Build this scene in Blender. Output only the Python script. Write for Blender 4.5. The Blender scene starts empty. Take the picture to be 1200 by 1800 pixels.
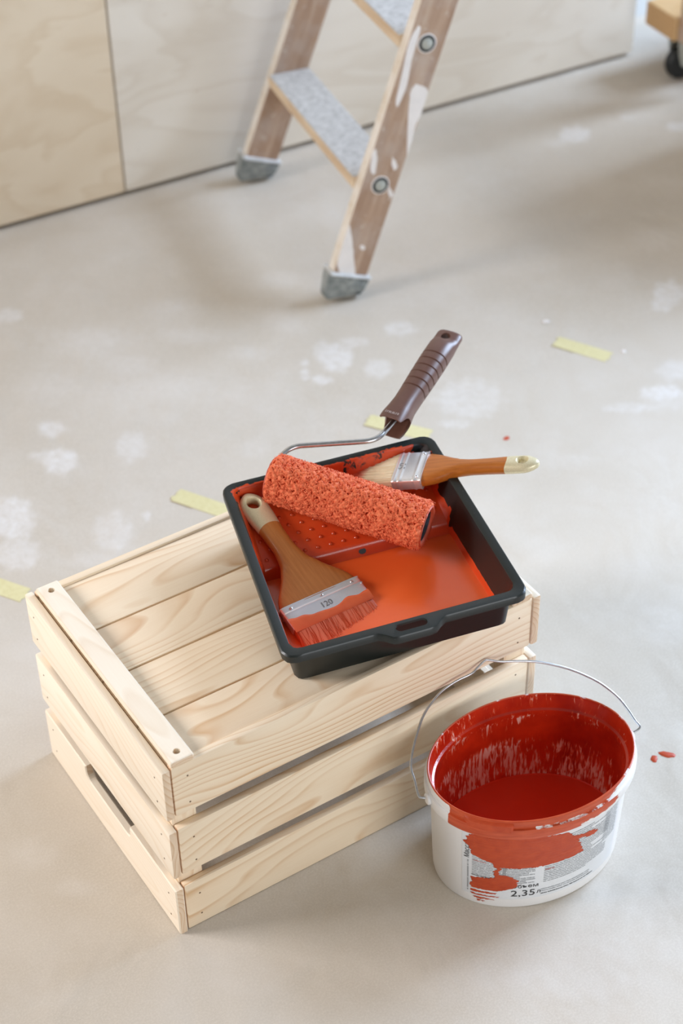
import bpy, bmesh, math, random
import numpy as np
from mathutils import Vector, Matrix, noise as mnoise

random.seed(7)
RNG = np.random.default_rng(7)
SC = bpy.context.scene
COL = SC.collection

# ------------------------------------------------------------------ camera
CAM_POS = Vector((-0.461529, -1.069238, 1.538106))
YAW, PITCH, ROLL = 1.00988616, 0.69658096, -0.01991207
_f = Vector((math.cos(YAW) * math.cos(PITCH), math.sin(YAW) * math.cos(PITCH), -math.sin(PITCH)))
_r = Vector((math.sin(YAW), -math.cos(YAW), 0))
_u = _r.cross(_f)
_r2 = _r * math.cos(ROLL) + _u * math.sin(ROLL)
_u2 = _u * math.cos(ROLL) - _r * math.sin(ROLL)
cam_data = bpy.data.cameras.new('camera')
cam = bpy.data.objects.new('camera', cam_data)
COL.objects.link(cam)
cam.matrix_world = Matrix(((_r2.x, _u2.x, -_f.x, CAM_POS.x), (_r2.y, _u2.y, -_f.y, CAM_POS.y),
                           (_r2.z, _u2.z, -_f.z, CAM_POS.z), (0, 0, 0, 1)))
cam_data.sensor_fit = 'VERTICAL'
cam_data.sensor_height = 36.0
cam_data.sensor_width = 24.0
cam_data.lens = 3122.948 * 36.0 / 1800.0
cam_data.clip_start = 0.05
cam_data.dof.use_dof = True
cam_data.dof.focus_distance = 1.83
cam_data.dof.aperture_fstop = 4.5
SC.camera = cam

# ------------------------------------------------------------------ light
world = bpy.data.worlds.new('world')
SC.world = world
world.use_nodes = True
wbg = world.node_tree.nodes['Background']
wbg.inputs['Color'].default_value = (1.0, 0.96, 0.90, 1)
wbg.inputs['Strength'].default_value = 0.225


def area(name, loc, target, sx, sy, power, color):
    d = bpy.data.lights.new(name, 'AREA')
    d.shape = 'RECTANGLE'
    d.size, d.size_y = sx, sy
    d.energy = power
    d.color = color
    o = bpy.data.objects.new(name, d)
    COL.objects.link(o)
    o.location = loc
    o.rotation_euler = (Vector(target) - Vector(loc)).to_track_quat('-Z', 'Y').to_euler()
    return o


area('window_light_right', (3.0, 0.35, 1.45), (0.6, 0.2, 0.0), 1.4, 1.3, 160, (0.59, 0.75, 1.0))
area('window_light_front', (0.5, -2.6, 0.85), (0.4, 0.2, 0.1), 1.6, 1.1, 32, (0.92, 0.96, 1.0))
area('window_light_left', (-2.3, 1.7, 1.75), (0.1, 0.2, 0.1), 1.4, 1.3, 108, (1.0, 0.96, 0.97))

SC.view_settings.view_transform = 'Standard'
SC.view_settings.look = 'None'
SC.view_settings.exposure = 0.07
SC.view_settings.gamma = 1.0
SC.view_settings.use_curve_mapping = False


# ------------------------------------------------------------------ helpers
def srgb(r, g, b):
    def c(v):
        v /= 255.0
        return v / 12.92 if v <= 0.04045 else ((v + 0.055) / 1.055) ** 2.4
    return (c(r), c(g), c(b), 1.0)


def link(o, parent=None):
    COL.objects.link(o)
    if parent is not None:
        o.parent = parent
    return o


def mobj(name, verts, faces, mat, parent=None, smooth=False, matrix=None, auto=None):
    me = bpy.data.meshes.new(name)
    me.from_pydata([tuple(v) for v in verts], [], [tuple(f) for f in faces])
    me.update()
    return mesh_obj(name, me, mat, parent, smooth, matrix, auto)


def mesh_obj(name, me, mat, parent=None, smooth=False, matrix=None, auto=None):
    o = bpy.data.objects.new(name, me)
    if mat is not None and len(me.materials) == 0:
        me.materials.append(mat)
    if smooth:
        me.polygons.foreach_set('use_smooth', [True] * len(me.polygons))
    if auto is not None:
        me.set_sharp_from_angle(angle=math.radians(auto))
    if matrix is not None:
        o.matrix_local = matrix
    link(o, parent)
    return o


def from_bm(name, bm, mat, parent=None, smooth=False, matrix=None, auto=None):
    me = bpy.data.meshes.new(name)
    bmesh.ops.recalc_face_normals(bm, faces=bm.faces[:])
    bm.to_mesh(me)
    bm.free()
    return mesh_obj(name, me, mat, parent, smooth, matrix, auto)


def thing(name, label, cat, loc=(0, 0, 0), rot=None, group=None):
    o = bpy.data.objects.new(name, None)
    o.empty_display_size = 0.02
    if rot is not None:
        o.matrix_world = Matrix.Translation(loc) @ rot.to_4x4()
    else:
        o.location = loc
    link(o)
    return tag(o, label, cat, group)


def tag(o, label, cat, group=None):
    o['label'] = label
    o['category'] = cat
    if group:
        o['group'] = group
    return o


def struct(o):
    o['kind'] = 'structure'
    return o


def box_bm(sx, sy, sz, bev=0.0, seg=1):
    bm = bmesh.new()
    bmesh.ops.create_cube(bm, size=1.0)
    for v in bm.verts:
        v.co = Vector((v.co.x * sx, v.co.y * sy, v.co.z * sz))
    if bev > 0:
        bmesh.ops.bevel(bm, geom=bm.edges[:], offset=bev, segments=seg, affect='EDGES', profile=0.5)
    return bm


def bool_diff(obj, cutters):
    for c in cutters:
        m = obj.modifiers.new('cut', 'BOOLEAN')
        m.operation = 'DIFFERENCE'
        m.object = c
        m.solver = 'EXACT'
    dg = bpy.context.evaluated_depsgraph_get()
    dg.update()
    ev = obj.evaluated_get(dg)
    me = bpy.data.meshes.new_from_object(ev, depsgraph=dg)
    obj.modifiers.clear()
    old = obj.data
    obj.data = me
    bpy.data.meshes.remove(old)
    for c in cutters:
        d = c.data
        bpy.data.objects.remove(c)
        bpy.data.meshes.remove(d)
    return obj


def catmull(pts, n):
    pts = [Vector(q) for q in pts]
    ext = [pts[0] * 2 - pts[1]] + pts + [pts[-1] * 2 - pts[-2]]
    out = []
    for i in range(1, len(ext) - 2):
        a, b, c, d = ext[i - 1:i + 3]
        for k in range(n):
            t = k / n
            out.append(0.5 * ((2 * b) + (c - a) * t + (2 * a - 5 * b + 4 * c - d) * t * t + (3 * b - a - 3 * c + d) * t ** 3))
    out.append(pts[-1])
    return out


def tube(pts, rad, seg=10):
    """verts, faces of a tube along points; rad scalar or list"""
    pts = [Vector(q) for q in pts]
    V, F = [], []
    t0 = (pts[1] - pts[0]).normalized()
    nrm = t0.orthogonal().normalized()
    for i, q in enumerate(pts):
        if i == 0:
            t = t0
        elif i == len(pts) - 1:
            t = (pts[-1] - pts[-2]).normalized()
        else:
            t = (pts[i + 1] - pts[i - 1]).normalized()
        nrm = (nrm - t * nrm.dot(t)).normalized()
        b = t.cross(nrm)
        r = rad[i] if isinstance(rad, (list, tuple)) else rad
        for k in range(seg):
            a = 2 * math.pi * k / seg
            V.append(q + (nrm * math.cos(a) + b * math.sin(a)) * r)
    for i in range(len(pts) - 1):
        for k in range(seg):
            a, b_ = i * seg + k, i * seg + (k + 1) % seg
            F.append((a, b_, b_ + seg, a + seg))
    F.append(tuple(range(seg))[::-1])
    F.append(tuple(range((len(pts) - 1) * seg, len(pts) * seg)))
    return V, F


def round_path(pts, r, n=6):
    """polyline with rounded corners"""
    pts = [Vector(q) for q in pts]
    out = [pts[0]]
    for i in range(1, len(pts) - 1):
        a, b, c = pts[i - 1], pts[i], pts[i + 1]
        d1, d2 = (a - b), (c - b)
        rr = min(r, d1.length * 0.45, d2.length * 0.45)
        p1, p2 = b + d1.normalized() * rr, b + d2.normalized() * rr
        for k in range(n + 1):
            t = k / n
            out.append(p1 * (1 - t) ** 2 + b * 2 * t * (1 - t) + p2 * t * t)
    out.append(pts[-1])
    return out


def lathe(profile, seg=24):
    V, F = [], []
    for r, z in profile:
        for k in range(seg):
            a = 2 * math.pi * k / seg
            V.append((r * math.cos(a), r * math.sin(a), z))
    for i in range(len(profile) - 1):
        for k in range(seg):
            a, b = i * seg + k, i * seg + (k + 1) % seg
            F.append((a, b, b + seg, a + seg))
    F.append(tuple(range(seg))[::-1])
    F.append(tuple(range((len(profile) - 1) * seg, len(profile) * seg)))
    return V, F


# ------------------------------------------------------------------ materials
class NT:
    def __init__(self, name):
        self.m = bpy.data.materials.new(name)
        self.m.use_nodes = True
        self.t = self.m.node_tree
        self.b = self.t.nodes['Principled BSDF']

    def n(self, typ, **kw):
        nd = self.t.nodes.new(typ)
        for k, v in kw.items():
            if k.startswith('i_'):
                nd.inputs[k[2:].replace('_', ' ')].default_value = v
            else:
                setattr(nd, k, v)
        return nd

    def l(self, a, b):
        self.t.links.new(a, b)

    def math(self, op, a, b=None, clamp=False):
        nd = self.n('ShaderNodeMath', operation=op, use_clamp=clamp)
        for i, v in enumerate((a, b)):
            if v is None:
                continue
            if isinstance(v, (int, float)):
                nd.inputs[i].default_value = v
            else:
                self.l(v, nd.inputs[i])
        return nd.outputs[0]

    def mix(self, fac, a, b, blend='MIX'):
        nd = self.n('ShaderNodeMix', data_type='RGBA', blend_type=blend)
        for s, v in ((nd.inputs[0], fac), (nd.inputs[6], a), (nd.inputs[7], b)):
            if isinstance(v, (int, float, tuple)):
                s.default_value = v
            else:
                self.l(v, s)
        return nd.outputs[2]

    def ramp(self, fac, stops, interp='LINEAR'):
        nd = self.n('ShaderNodeValToRGB')
        cr = nd.color_ramp
        cr.interpolation = interp
        while len(cr.elements) < len(stops):
            cr.elements.new(0.5)
        for e, (p, c) in zip(cr.elements, stops):
            e.position = p
            e.color = c if isinstance(c, tuple) else (c, c, c, 1)
        self.l(fac, nd.inputs[0])
        return nd.outputs[0]

    def obj(self, scale=(1, 1, 1)):
        tc = self.n('ShaderNodeTexCoord')
        mp = self.n('ShaderNodeMapping')
        mp.inputs['Scale'].default_value = scale
        self.l(tc.outputs['Object'], mp.inputs[0])
        return mp.outputs[0]

    def noise(self, vec, scale, detail=4, rough=0.55, dist=0.0):
        nd = self.n('ShaderNodeTexNoise')
        nd.inputs['Scale'].default_value = scale
        nd.inputs['Detail'].default_value = detail
        nd.inputs['Roughness'].default_value = rough
        nd.inputs['Distortion'].default_value = dist
        if vec is not None:
            self.l(vec, nd.inputs['Vector'])
        return nd.outputs['Fac']

    def bump(self, h, strength=0.3, dist=0.001):
        nd = self.n('ShaderNodeBump')
        nd.inputs['Strength'].default_value = strength
        nd.inputs['Distance'].default_value = dist
        self.l(h, nd.inputs['Height'])
        self.l(nd.outputs[0], self.b.inputs['Normal'])

    def attr(self, name):
        nd = self.n('ShaderNodeAttribute', attribute_name=name)
        return nd.outputs['Fac']

    def set(self, **kw):
        for k, v in kw.items():
            self.b.inputs[k.replace('_', ' ')].default_value = v
        return self

    def base(self, sock):
        self.l(sock, self.b.inputs['Base Color'])


def plain(name, col, rough=0.5, metal=0.0, speck=0.06, scale=60, **kw):
    t = NT(name)
    nz = t.noise(t.obj(), scale, 5)
    dark = tuple(c * (1 - speck * 2) for c in col[:3]) + (1,)
    lite = tuple(min(1, c * (1 + speck * 2)) for c in col[:3]) + (1,)
    t.base(t.ramp(nz, [(0.3, dark), (0.7, lite)]))
    t.set(Roughness=rough, Metallic=metal, **kw)
    return t.m


def wood_mat(name, lite, mid, dark, ring=70.0, rough=0.55, tint=0.06, contrast=1.0):
    """growth-ring wood, long axis = object X"""
    t = NT(name)
    tc = t.n('ShaderNodeTexCoord')
    oi = t.n('ShaderNodeObjectInfo')
    wn = t.n('ShaderNodeTexWhiteNoise', noise_dimensions='1D')
    t.l(t.math('MULTIPLY', oi.outputs['Random'], 97.3), wn.inputs['W'])
    sep = t.n('ShaderNodeSeparateXYZ')
    t.l(tc.outputs['Object'], sep.inputs[0])
    sr = t.n('ShaderNodeSeparateXYZ')
    t.l(wn.outputs['Color'], sr.inputs[0])
    # slow wander of the grain along the board
    mp = t.n('ShaderNodeMapping')
    mp.inputs['Scale'].default_value = (2.2, 7, 7)
    off = t.n('ShaderNodeVectorMath', operation='SCALE')
    off.inputs['Scale'].default_value = 13.0
    t.l(wn.outputs['Color'], off.inputs[0])
    t.l(tc.outputs['Object'], mp.inputs[0])
    t.l(off.outputs[0], mp.inputs['Location'])
    wander = t.noise(mp.outputs[0], 1.0, 2, 0.5)
    wand = t.math('MULTIPLY', t.math('SUBTRACT', wander, 0.5), 0.085)
    tilt = t.math('MULTIPLY', t.math('SUBTRACT', sr.outputs[0], 0.5), 0.16)
    yy = t.math('ADD', t.math('ADD', sep.outputs[1], t.math('MULTIPLY', t.math('SUBTRACT', sr.outputs[1], 0.5), 0.09)), t.math('MULTIPLY', sep.outputs[0], tilt))
    zz = t.math('ADD', t.math('ADD', sep.outputs[2], t.math('ADD', t.math('MULTIPLY', sr.outputs[2], 0.035), 0.012)), wand)
    rad = t.math('SQRT', t.math('ADD', t.math('MULTIPLY', yy, yy), t.math('MULTIPLY', t.math('MULTIPLY', zz, zz), 2.2)))
    saw = t.math('FRACT', t.math('MULTIPLY', rad, ring * 2.2))
    band = t.ramp(saw, [(0.0, 0.0), (0.62, 0.28), (0.86, 1.0), (0.97, 0.35), (1.0, 0.0)])
    # patchiness so rings fade in and out
    mp2 = t.n('ShaderNodeMapping')
    mp2.inputs['Scale'].default_value = (4, 22, 22)
    t.l(tc.outputs['Object'], mp2.inputs[0])
    t.l(off.outputs[0], mp2.inputs['Location'])
    patch = t.ramp(t.noise(mp2.outputs[0], 1.0, 3, 0.6), [(0.32, 0.12), (0.72, 1.0)])
    mp3 = t.n('ShaderNodeMapping')
    mp3.inputs['Scale'].default_value = (30, 900, 900)
    t.l(tc.outputs['Object'], mp3.inputs[0])
    fine = t.noise(mp3.outputs[0], 1.0, 3, 0.6)
    fac = t.math('MULTIPLY', band, t.math('MULTIPLY', patch, 1.15 * contrast), clamp=True)
    col = t.mix(fac, lite, mid)
    heart = t.ramp(t.noise(mp2.outputs[0], 0.55, 2, 0.5), [(0.60, 0.0), (0.80, 0.85)])
    col = t.mix(t.math('MULTIPLY', t.math('MULTIPLY', heart, 0.55), t.math('ADD', band, 0.25), clamp=True), col, dark)
    col = t.mix(t.math('MULTIPLY', t.math('SUBTRACT', fine, 0.4, True), 0.35, True), col, mid)
    vary = t.ramp(oi.outputs['Random'], [(0, (1 - tint, 1 - tint * 1.3, 1 - tint * 1.9, 1)), (1, (1, 1, 1, 1))])
    col = t.mix(1.0, col, vary, 'MULTIPLY')
    # end grain is darker and shows the rings
    sn = t.n('ShaderNodeSeparateXYZ')
    t.l(tc.outputs['Normal'], sn.inputs[0])
    endg = t.math('GREATER_THAN', t.math('ABSOLUTE', sn.outputs[0]), 0.9)
    col = t.mix(t.math('MULTIPLY', endg, t.math('ADD', t.math('MULTIPLY', band, 0.35), 0.45)), col, dark)
    t.base(col)
    t.set(Roughness=rough)
    t.b.inputs['Specular IOR Level'].default_value = 0.3
    t.bump(t.math('ADD', fine, t.math('MULTIPLY', band, 0.4)), 0.12, 0.0006)
    return t.m


M_PINE = wood_mat('pine', srgb(249, 231, 205), srgb(222, 184, 142), srgb(190, 134, 92))
M_PINE_PALE = wood_mat('pine_pale', srgb(250, 237, 217), srgb(234, 210, 178), srgb(210, 170, 130), contrast=0.6, tint=0.03)
M_PINE_WARM = wood_mat('pine_dolly', srgb(220, 186, 140), srgb(204, 164, 114), srgb(176, 132, 84), contrast=0.6)


def plywood(name, c1, c2):
    t = NT(name)
    v = t.obj((1.0, 1, 3.2))
    oi = t.n('ShaderNodeObjectInfo')
    big = t.noise(v, 2.2, 3, 0.5, 0.9)
    wv = t.math('FRACT', t.math('MULTIPLY', big, 6.0))
    rings = t.ramp(wv, [(0, 0.0), (0.5, 0.25), (0.85, 1.0), (1, 0.0)])
    base = t.mix(t.math('MULTIPLY', rings, 0.5), c1, c2)
    fl = t.ramp(t.noise(t.obj((9, 1, 30)), 3.0, 2, 0.5), [(0.70, 0.0), (0.78, 1.0)])
    base = t.mix(t.math('MULTIPLY', fl, 0.35), base, srgb(170, 130, 90))
    vary = t.ramp(oi.outputs['Random'], [(0, (0.97, 0.95, 0.91, 1)), (1, (1, 1, 1, 1))])
    t.base(t.mix(1.0, base, vary, 'MULTIPLY'))
    t.set(Roughness=0.6)
    return t.m


M_PLY = plywood('birch_plywood', srgb(230, 214, 190), srgb(214, 192, 162))
M_PLY_PALE = plywood('pale_birch_plywood', srgb(232, 225, 214), srgb(216, 205, 190))
M_DARKGAP = plain('dark_backing', srgb(70, 64, 58), 0.8)


def paper():
    t = NT('kraft_paper')
    v = t.obj()
    fib = t.noise(v, 420, 4, 0.7)
    big = t.noise(v, 3.5, 4, 0.55)
    base = t.mix(t.ramp(big, [(0.35, 0.0), (0.7, 1.0)]), srgb(194, 184, 169), srgb(204, 195, 182))
    speck = t.ramp(t.noise(v, 900, 2, 0.5), [(0.24, 1.0), (0.30, 0.0)])
    base = t.mix(t.math('MULTIPLY', speck, 0.35), base, srgb(120, 100, 80))
    base = t.mix(t.math('MULTIPLY', t.math('SUBTRACT', fib, 0.42, True), 1.3, True), base, srgb(226, 218, 206))
    dust = t.attr('dust')
    grit = t.ramp(t.noise(v, 85, 6, 0.75), [(0.30, 0.25), (0.62, 1.0)])
    d = t.math('MULTIPLY', dust, grit, True)
    haze = t.ramp(t.noise(v, 6.0, 6, 0.65), [(0.5, 0.0), (0.8, 0.35)])
    d = t.math('ADD', d, t.math('MULTIPLY', haze, 0.6), True)
    t.base(t.mix(d, base, srgb(232, 230, 228)))
    t.set(Roughness=0.62)
    t.b.inputs['Specular IOR Level'].default_value = 0.35
    wr = t.noise(v, 7.0, 3, 0.5, 0.6)
    wr2 = t.noise(t.obj((1, 1, 1)), 22.0, 2, 0.5, 0.4)
    h = t.math('ADD', t.math('MULTIPLY', wr, 5.0), t.math('ADD', t.math('MULTIPLY', wr2, 0.8), t.math('MULTIPLY', fib, 0.05)))
    t.bump(h, 0.45, 0.003)
    return t.m


M_PAPER = paper()
M_CONCRETE = plain('screed', srgb(188, 186, 180), 0.7, scale=9)


def tape_mat():
    t = NT('masking_tape')
    nz = t.noise(t.obj((1, 1, 1)), 160, 4, 0.6)
    t.base(t.ramp(nz, [(0.3, srgb(212, 202, 150)), (0.7, srgb(222, 214, 168))]))
    t.set(Roughness=0.6)
    t.bump(nz, 0.2, 0.0005)
    return t.m


M_TAPE = tape_mat()


def wet_paint(name, c1, c2, rough=0.22, bump=0.15, scale=55, coat=0.4):
    t = NT(name)
    v = t.obj()
    nz = t.noise(v, scale, 4, 0.55, 0.5)
    t.base(t.ramp(nz, [(0.3, c1), (0.7, c2)]))
    t.set(Roughness=rough)
    t.b.inputs['Coat Weight'].default_value = coat
    t.b.inputs['Coat Roughness'].default_value = 0.12
    t.bump(t.noise(v, scale * 0.6, 3, 0.5), bump, 0.001)
    return t.m


C_RED1, C_RED2 = srgb(186, 62, 28), srgb(205, 78, 38)
M_POOL = wet_paint('tray_paint', srgb(232, 94, 40), srgb(240, 104, 48), 0.22, 0.05, 12, 0.1)
M_SMEAR = wet_paint('paint_smear', srgb(178, 60, 22), srgb(194, 74, 32), 0.5, 0.3, 90, 0.0)
M_COAT = wet_paint('sky_sheen_paint_coat', srgb(220, 96, 50), srgb(230, 108, 60), 0.3, 0.15, 60, 0.15)  # same paint in a lighter tone, the sky's reflection put into its colour
M_BUCKET_PAINT = wet_paint('bucket_paint', srgb(234, 58, 26), srgb(240, 64, 30), 0.3, 0.03, 20, 0.2)


def tray_mat():
    t = NT('tray_plastic')
    v = t.obj()
    a = t.attr('paint')
    edge = t.noise(v, 70, 5, 0.7, 0.6)
    m = t.ramp(t.math('ADD', a, t.math('MULTIPLY', t.math('SUBTRACT', edge, 0.5), 0.9)), [(0.47, 0.0), (0.53, 1.0)])
    sp = t.ramp(t.noise(v, 520, 2, 0.5), [(0.75, 0.0), (0.79, 0.7)])
    black = t.mix(sp, srgb(17, 24, 22), srgb(105, 110, 106))
    red = t.ramp(t.noise(v, 30, 4, 0.5), [(0.3, srgb(204, 66, 28)), (0.7, srgb(220, 82, 38))])
    t.base(t.mix(m, black, red))
    t.l(t.ramp(m, [(0, 0.42), (1, 0.24)]), t.b.inputs['Roughness'])
    t.b.inputs['Coat Weight'].default_value = 0.15
    t.bump(t.math('ADD', t.math('MULTIPLY', m, 0.5), t.math('MULTIPLY', t.noise(v, 900, 2, 0.5), 0.1)), 0.35, 0.0008)
    return t.m


M_TRAY = tray_mat()
M_STUD = wet_paint('stud_paint', srgb(190, 60, 28), srgb(204, 74, 36), 0.2, 0.05, 60, 0.4)


def nap_mat():
    t = NT('roller_nap')
    v = t.obj()
    nz = t.noise(v, 240, 4, 0.6)
    pit = t.attr('pit')
    c = t.ramp(nz, [(0.25, srgb(222, 96, 58)), (0.75, srgb(246, 138, 94))])
    t.base(c)
    t.set(Roughness=0.7)
    t.b.inputs['Specular IOR Level'].default_value = 0.3
    t.bump(t.noise(v, 520, 3, 0.6), 0.5, 0.0012)
    return t.m


M_NAP = nap_mat()
M_NAP_EDGE = plain('nap_edge', srgb(196, 82, 54), 0.5, scale=200)
M_CHROME = plain('chrome', (0.72, 0.73, 0.75, 1), 0.16, 1.0, 0.03)
M_STEEL = plain('zinc_wire', (0.62, 0.63, 0.65, 1), 0.28, 1.0, 0.06, 200)
M_TIN = plain('tin_ferrule', (0.86, 0.86, 0.87, 1), 0.34, 0.75, 0.03, 40)
M_BROWN = plain('brown_plastic', srgb(98, 66, 54), 0.38, 0, 0.04, 120)
M_BROWN_INNER = plain('brown_plastic_inner', srgb(88, 58, 46), 0.5, 0, 0.04, 120)
M_LETTER = plain('embossed_letter', srgb(188, 172, 165), 0.4, 0, 0.02)


def brush_handle(name, wood1, wood2, gold_y):
    t = NT(name)
    tc = t.n('ShaderNodeTexCoord')
    sep = t.n('ShaderNodeSeparateXYZ')
    t.l(tc.outputs['Object'], sep.inputs[0])
    g = t.math('ADD', sep.outputs[0], t.math('MULTIPLY', t.math('MULTIPLY', sep.outputs[1], sep.outputs[1]), 18.0))
    m = t.math('GREATER_THAN', g, gold_y)
    v = t.obj((6, 60, 60))
    nz = t.noise(v, 6, 4, 0.6)
    w = t.ramp(nz, [(0.3, wood1), (0.7, wood2)])
    gold = t.ramp(t.noise(t.obj(), 900, 2), [(0.3, srgb(214, 202, 164)), (0.7, srgb(228, 218, 184))])
    t.base(t.mix(m, w, gold))
    t.l(t.math('MULTIPLY', m, 0.3), t.b.inputs['Metallic'])
    t.l(t.ramp(m, [(0, 0.3), (1, 0.38)]), t.b.inputs['Roughness'])
    t.b.inputs['Coat Weight'].default_value = 0.3
    t.b.inputs['Coat Roughness'].default_value = 0.15
    return t.m


def bristle_mat(name, clean, paint, x0, x1):
    """object X runs from ferrule (0) to tips; colour changes to paint past x0..x1"""
    t = NT(name)
    tc = t.n('ShaderNodeTexCoord')
    sep = t.n('ShaderNodeSeparateXYZ')
    t.l(tc.outputs['Object'], sep.inputs[0])
    mp = t.n('ShaderNodeMapping')
    mp.inputs['Scale'].default_value = (60, 500, 500)
    t.l(tc.outputs['Object'], mp.inputs[0])
    nz = t.noise(mp.outputs[0], 1.0, 3, 0.6)
    s = t.math('ADD', sep.outputs[0], t.math('MULTIPLY', t.math('SUBTRACT', nz, 0.5), 0.02))
    mr = t.n('ShaderNodeMapRange')
    mr.inputs['From Min'].default_value = x0
    mr.inputs['From Max'].default_value = x1
    t.l(s, mr.inputs['Value'])
    c = t.mix(t.math('MULTIPLY', t.math('SUBTRACT', nz, 0.35, True), 1.2, True), clean, tuple(q * 0.72 for q in clean[:3]) + (1,))
    t.base(t.mix(mr.outputs[0], c, paint))
    t.set(Roughness=0.45)
    return t.m


def bucket_mat():
    t = NT('white_bucket_plastic')
    v = t.obj()
    a = t.attr('paint')
    ed = t.noise(t.obj((1, 1, 2.2)), 60, 5, 0.7, 0.4)
    m = t.ramp(t.math('ADD', a, t.math('MULTIPLY', t.math('SUBTRACT', ed, 0.5), 0.8)), [(0.46, 0.0), (0.52, 1.0)])
    sp = t.ramp(t.noise(v, 130, 2, 0.5), [(0.77, 0.0), (0.80, 0.75)])
    white = t.mix(sp, srgb(236, 234, 232), srgb(120, 84, 72))
    red = t.ramp(t.noise(t.obj((1, 1, 6)), 45, 4, 0.5), [(0.3, srgb(182, 66, 30)), (0.7, srgb(204, 88, 48))])
    t.base(t.mix(m, white, red))
    t.set(Roughness=0.34)
    t.b.inputs['Subsurface Weight'].default_value = 0.0
    t.bump(m, 0.4, 0.0006)
    return t.m


def bucket_inner_mat():
    t = NT('paint_coated_inside')
    v = t.obj()
    sep = t.n('ShaderNodeSeparateXYZ')
    t.l(v, sep.inputs[0])
    # vertical drips: stretched noise
    dr = t.noise(t.obj((1, 1, 0.13)), 330, 3, 0.6, 0.8)
    reg = t.noise(t.obj((1, 1, 0.7)), 26, 3, 0.55)
    band = t.ramp(sep.outputs[2], [(0.045, 1.0), (0.08, 1.0), (0.095, 0.0), (0.105, 0.3), (0.12, 0.75), (0.128, 0.2), (0.15, 0.35)])
    k = t.math('ADD', dr, t.math('MULTIPLY', t.math('SUBTRACT', reg, 0.45), 0.9))
    k = t.math('ADD', k, t.math('MULTIPLY', t.math('SUBTRACT', band, 0.5), 0.26))
    streak = t.ramp(k, [(0.61, 0.0), (0.68, 0.5), (0.78, 1.0)])
    deep = t.ramp(t.noise(v, 18, 4, 0.55), [(0.3, srgb(158, 24, 9)), (0.7, srgb(216, 56, 22))])
    col = t.mix(t.ramp(streak, [(0.0, 0.0), (0.5, 0.8), (1.0, 1.0)]), deep, srgb(212, 84, 48))
    col = t.mix(t.ramp(streak, [(0.55, 0.0), (0.95, 0.85)]), col, srgb(244, 214, 200))
    t.base(col)
    t.set(Roughness=0.26)
    t.b.inputs['Coat Weight'].default_value = 0.3
    t.bump(dr, 0.35, 0.001)
    return t.m


M_BUCKET = bucket_mat()
M_BUCKET_IN = bucket_inner_mat()
M_LABEL = plain('label_film', srgb(226, 228, 230), 0.4, 0, 0.01)
M_INK = plain('label_ink', srgb(52, 54, 56), 0.5, 0, 0.02)
M_PRINT = plain('label_small_print', srgb(140, 143, 146), 0.5, 0, 0.02)
M_REDINK = plain('label_red_ink', srgb(205, 96, 84), 0.5, 0, 0.02)


def ladder_wood():
    t = NT('worn_ladder_wood')
    v = t.obj()
    tc = t.n('ShaderNodeTexCoord')
    mp = t.n('ShaderNodeMapping')
    mp.inputs['Scale'].default_value = (5, 70, 70)
    t.l(tc.outputs['Object'], mp.inputs[0])
    g = t.noise(mp.outputs[0], 1.0, 5, 0.65)
    w = t.ramp(g, [(0.25, srgb(150, 118, 96)), (0.55, srgb(180, 150, 126)), (0.8, srgb(200, 178, 158))])
    sp = t.ramp(t.noise(v, 75, 5, 0.7), [(0.62, 0.0), (0.72, 0.6)])
    hz = t.ramp(t.noise(v, 14, 3, 0.6), [(0.45, 0.0), (0.75, 0.5)])
    c = t.mix(hz, w, srgb(196, 186, 178))
    t.base(t.mix(sp, c, srgb(226, 222, 216)))
    t.set(Roughness=0.65)
    t.bump(g, 0.2, 0.0008)
    return t.m


def ladder_front():
    t = NT('pale_ladder_edge')
    v = t.obj((3, 40, 40))
    g = t.noise(v, 1.5, 5, 0.65)
    sp = t.ramp(t.noise(t.obj(), 24, 5, 0.7), [(0.35, 0.2), (0.6, 0.85)])
    t.base(t.mix(sp, t.ramp(g, [(0.3, srgb(200, 180, 152)), (0.7, srgb(222, 206, 182))]), srgb(236, 230, 222)))
    t.set(Roughness=0.65)
    return t.m


def tread_mat():
    t = NT('dusty_tread')
    v = t.obj()
    sp = t.noise(v, 95, 6, 0.75)
    geo = t.n('ShaderNodeNewGeometry')
    sep = t.n('ShaderNodeSeparateXYZ')
    t.l(geo.outputs['Normal'], sep.inputs[0])
    top = t.math('GREATER_THAN', sep.outputs[2], 0.6)
    dusty = t.ramp(sp, [(0.30, srgb(150, 146, 140)), (0.50, srgb(186, 183, 178)), (0.72, srgb(214, 211, 206))])
    side = t.ramp(t.noise(t.obj((50, 8, 50)), 1.5, 4), [(0.3, srgb(200, 172, 140)), (0.7, srgb(222, 202, 174))])
    t.base(t.mix(top, side, dusty))
    t.set(Roughness=0.75)
    return t.m


M_LADDER = ladder_wood()
M_LADDER_EDGE = ladder_front()
M_TREAD = tread_mat()
M_WHITEPAINT = plain('dried_white_paint', srgb(236, 230, 226), 0.6, 0, 0.02)


def rubber_foot():
    t = NT('dusty_rubber')
    nz = t.noise(t.obj(), 38, 5, 0.7)
    t.base(t.ramp(nz, [(0.35, srgb(104, 112, 112)), (0.6, srgb(164, 168, 166)), (0.75, srgb(206, 206, 202))]))
    t.set(Roughness=0.7)
    return t.m


M_FOOT = rubber_foot()
M_FOOTLIP = plain('foot_lip', srgb(214, 216, 216), 0.5)
M_BLACK = plain('black_rubber', srgb(18, 22, 24), 0.45)
M_GALV = plain('galvanised_steel', srgb(176, 178, 170), 0.45, 0.2, 0.05)

# ------------------------------------------------------------------ setting: floor, paper, wall
floor = struct(from_bm('floor', box_bm(9, 9, 0.05), M_CONCRETE, matrix=Matrix.Translation((1.0, 1.0, -0.0262))))

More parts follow.
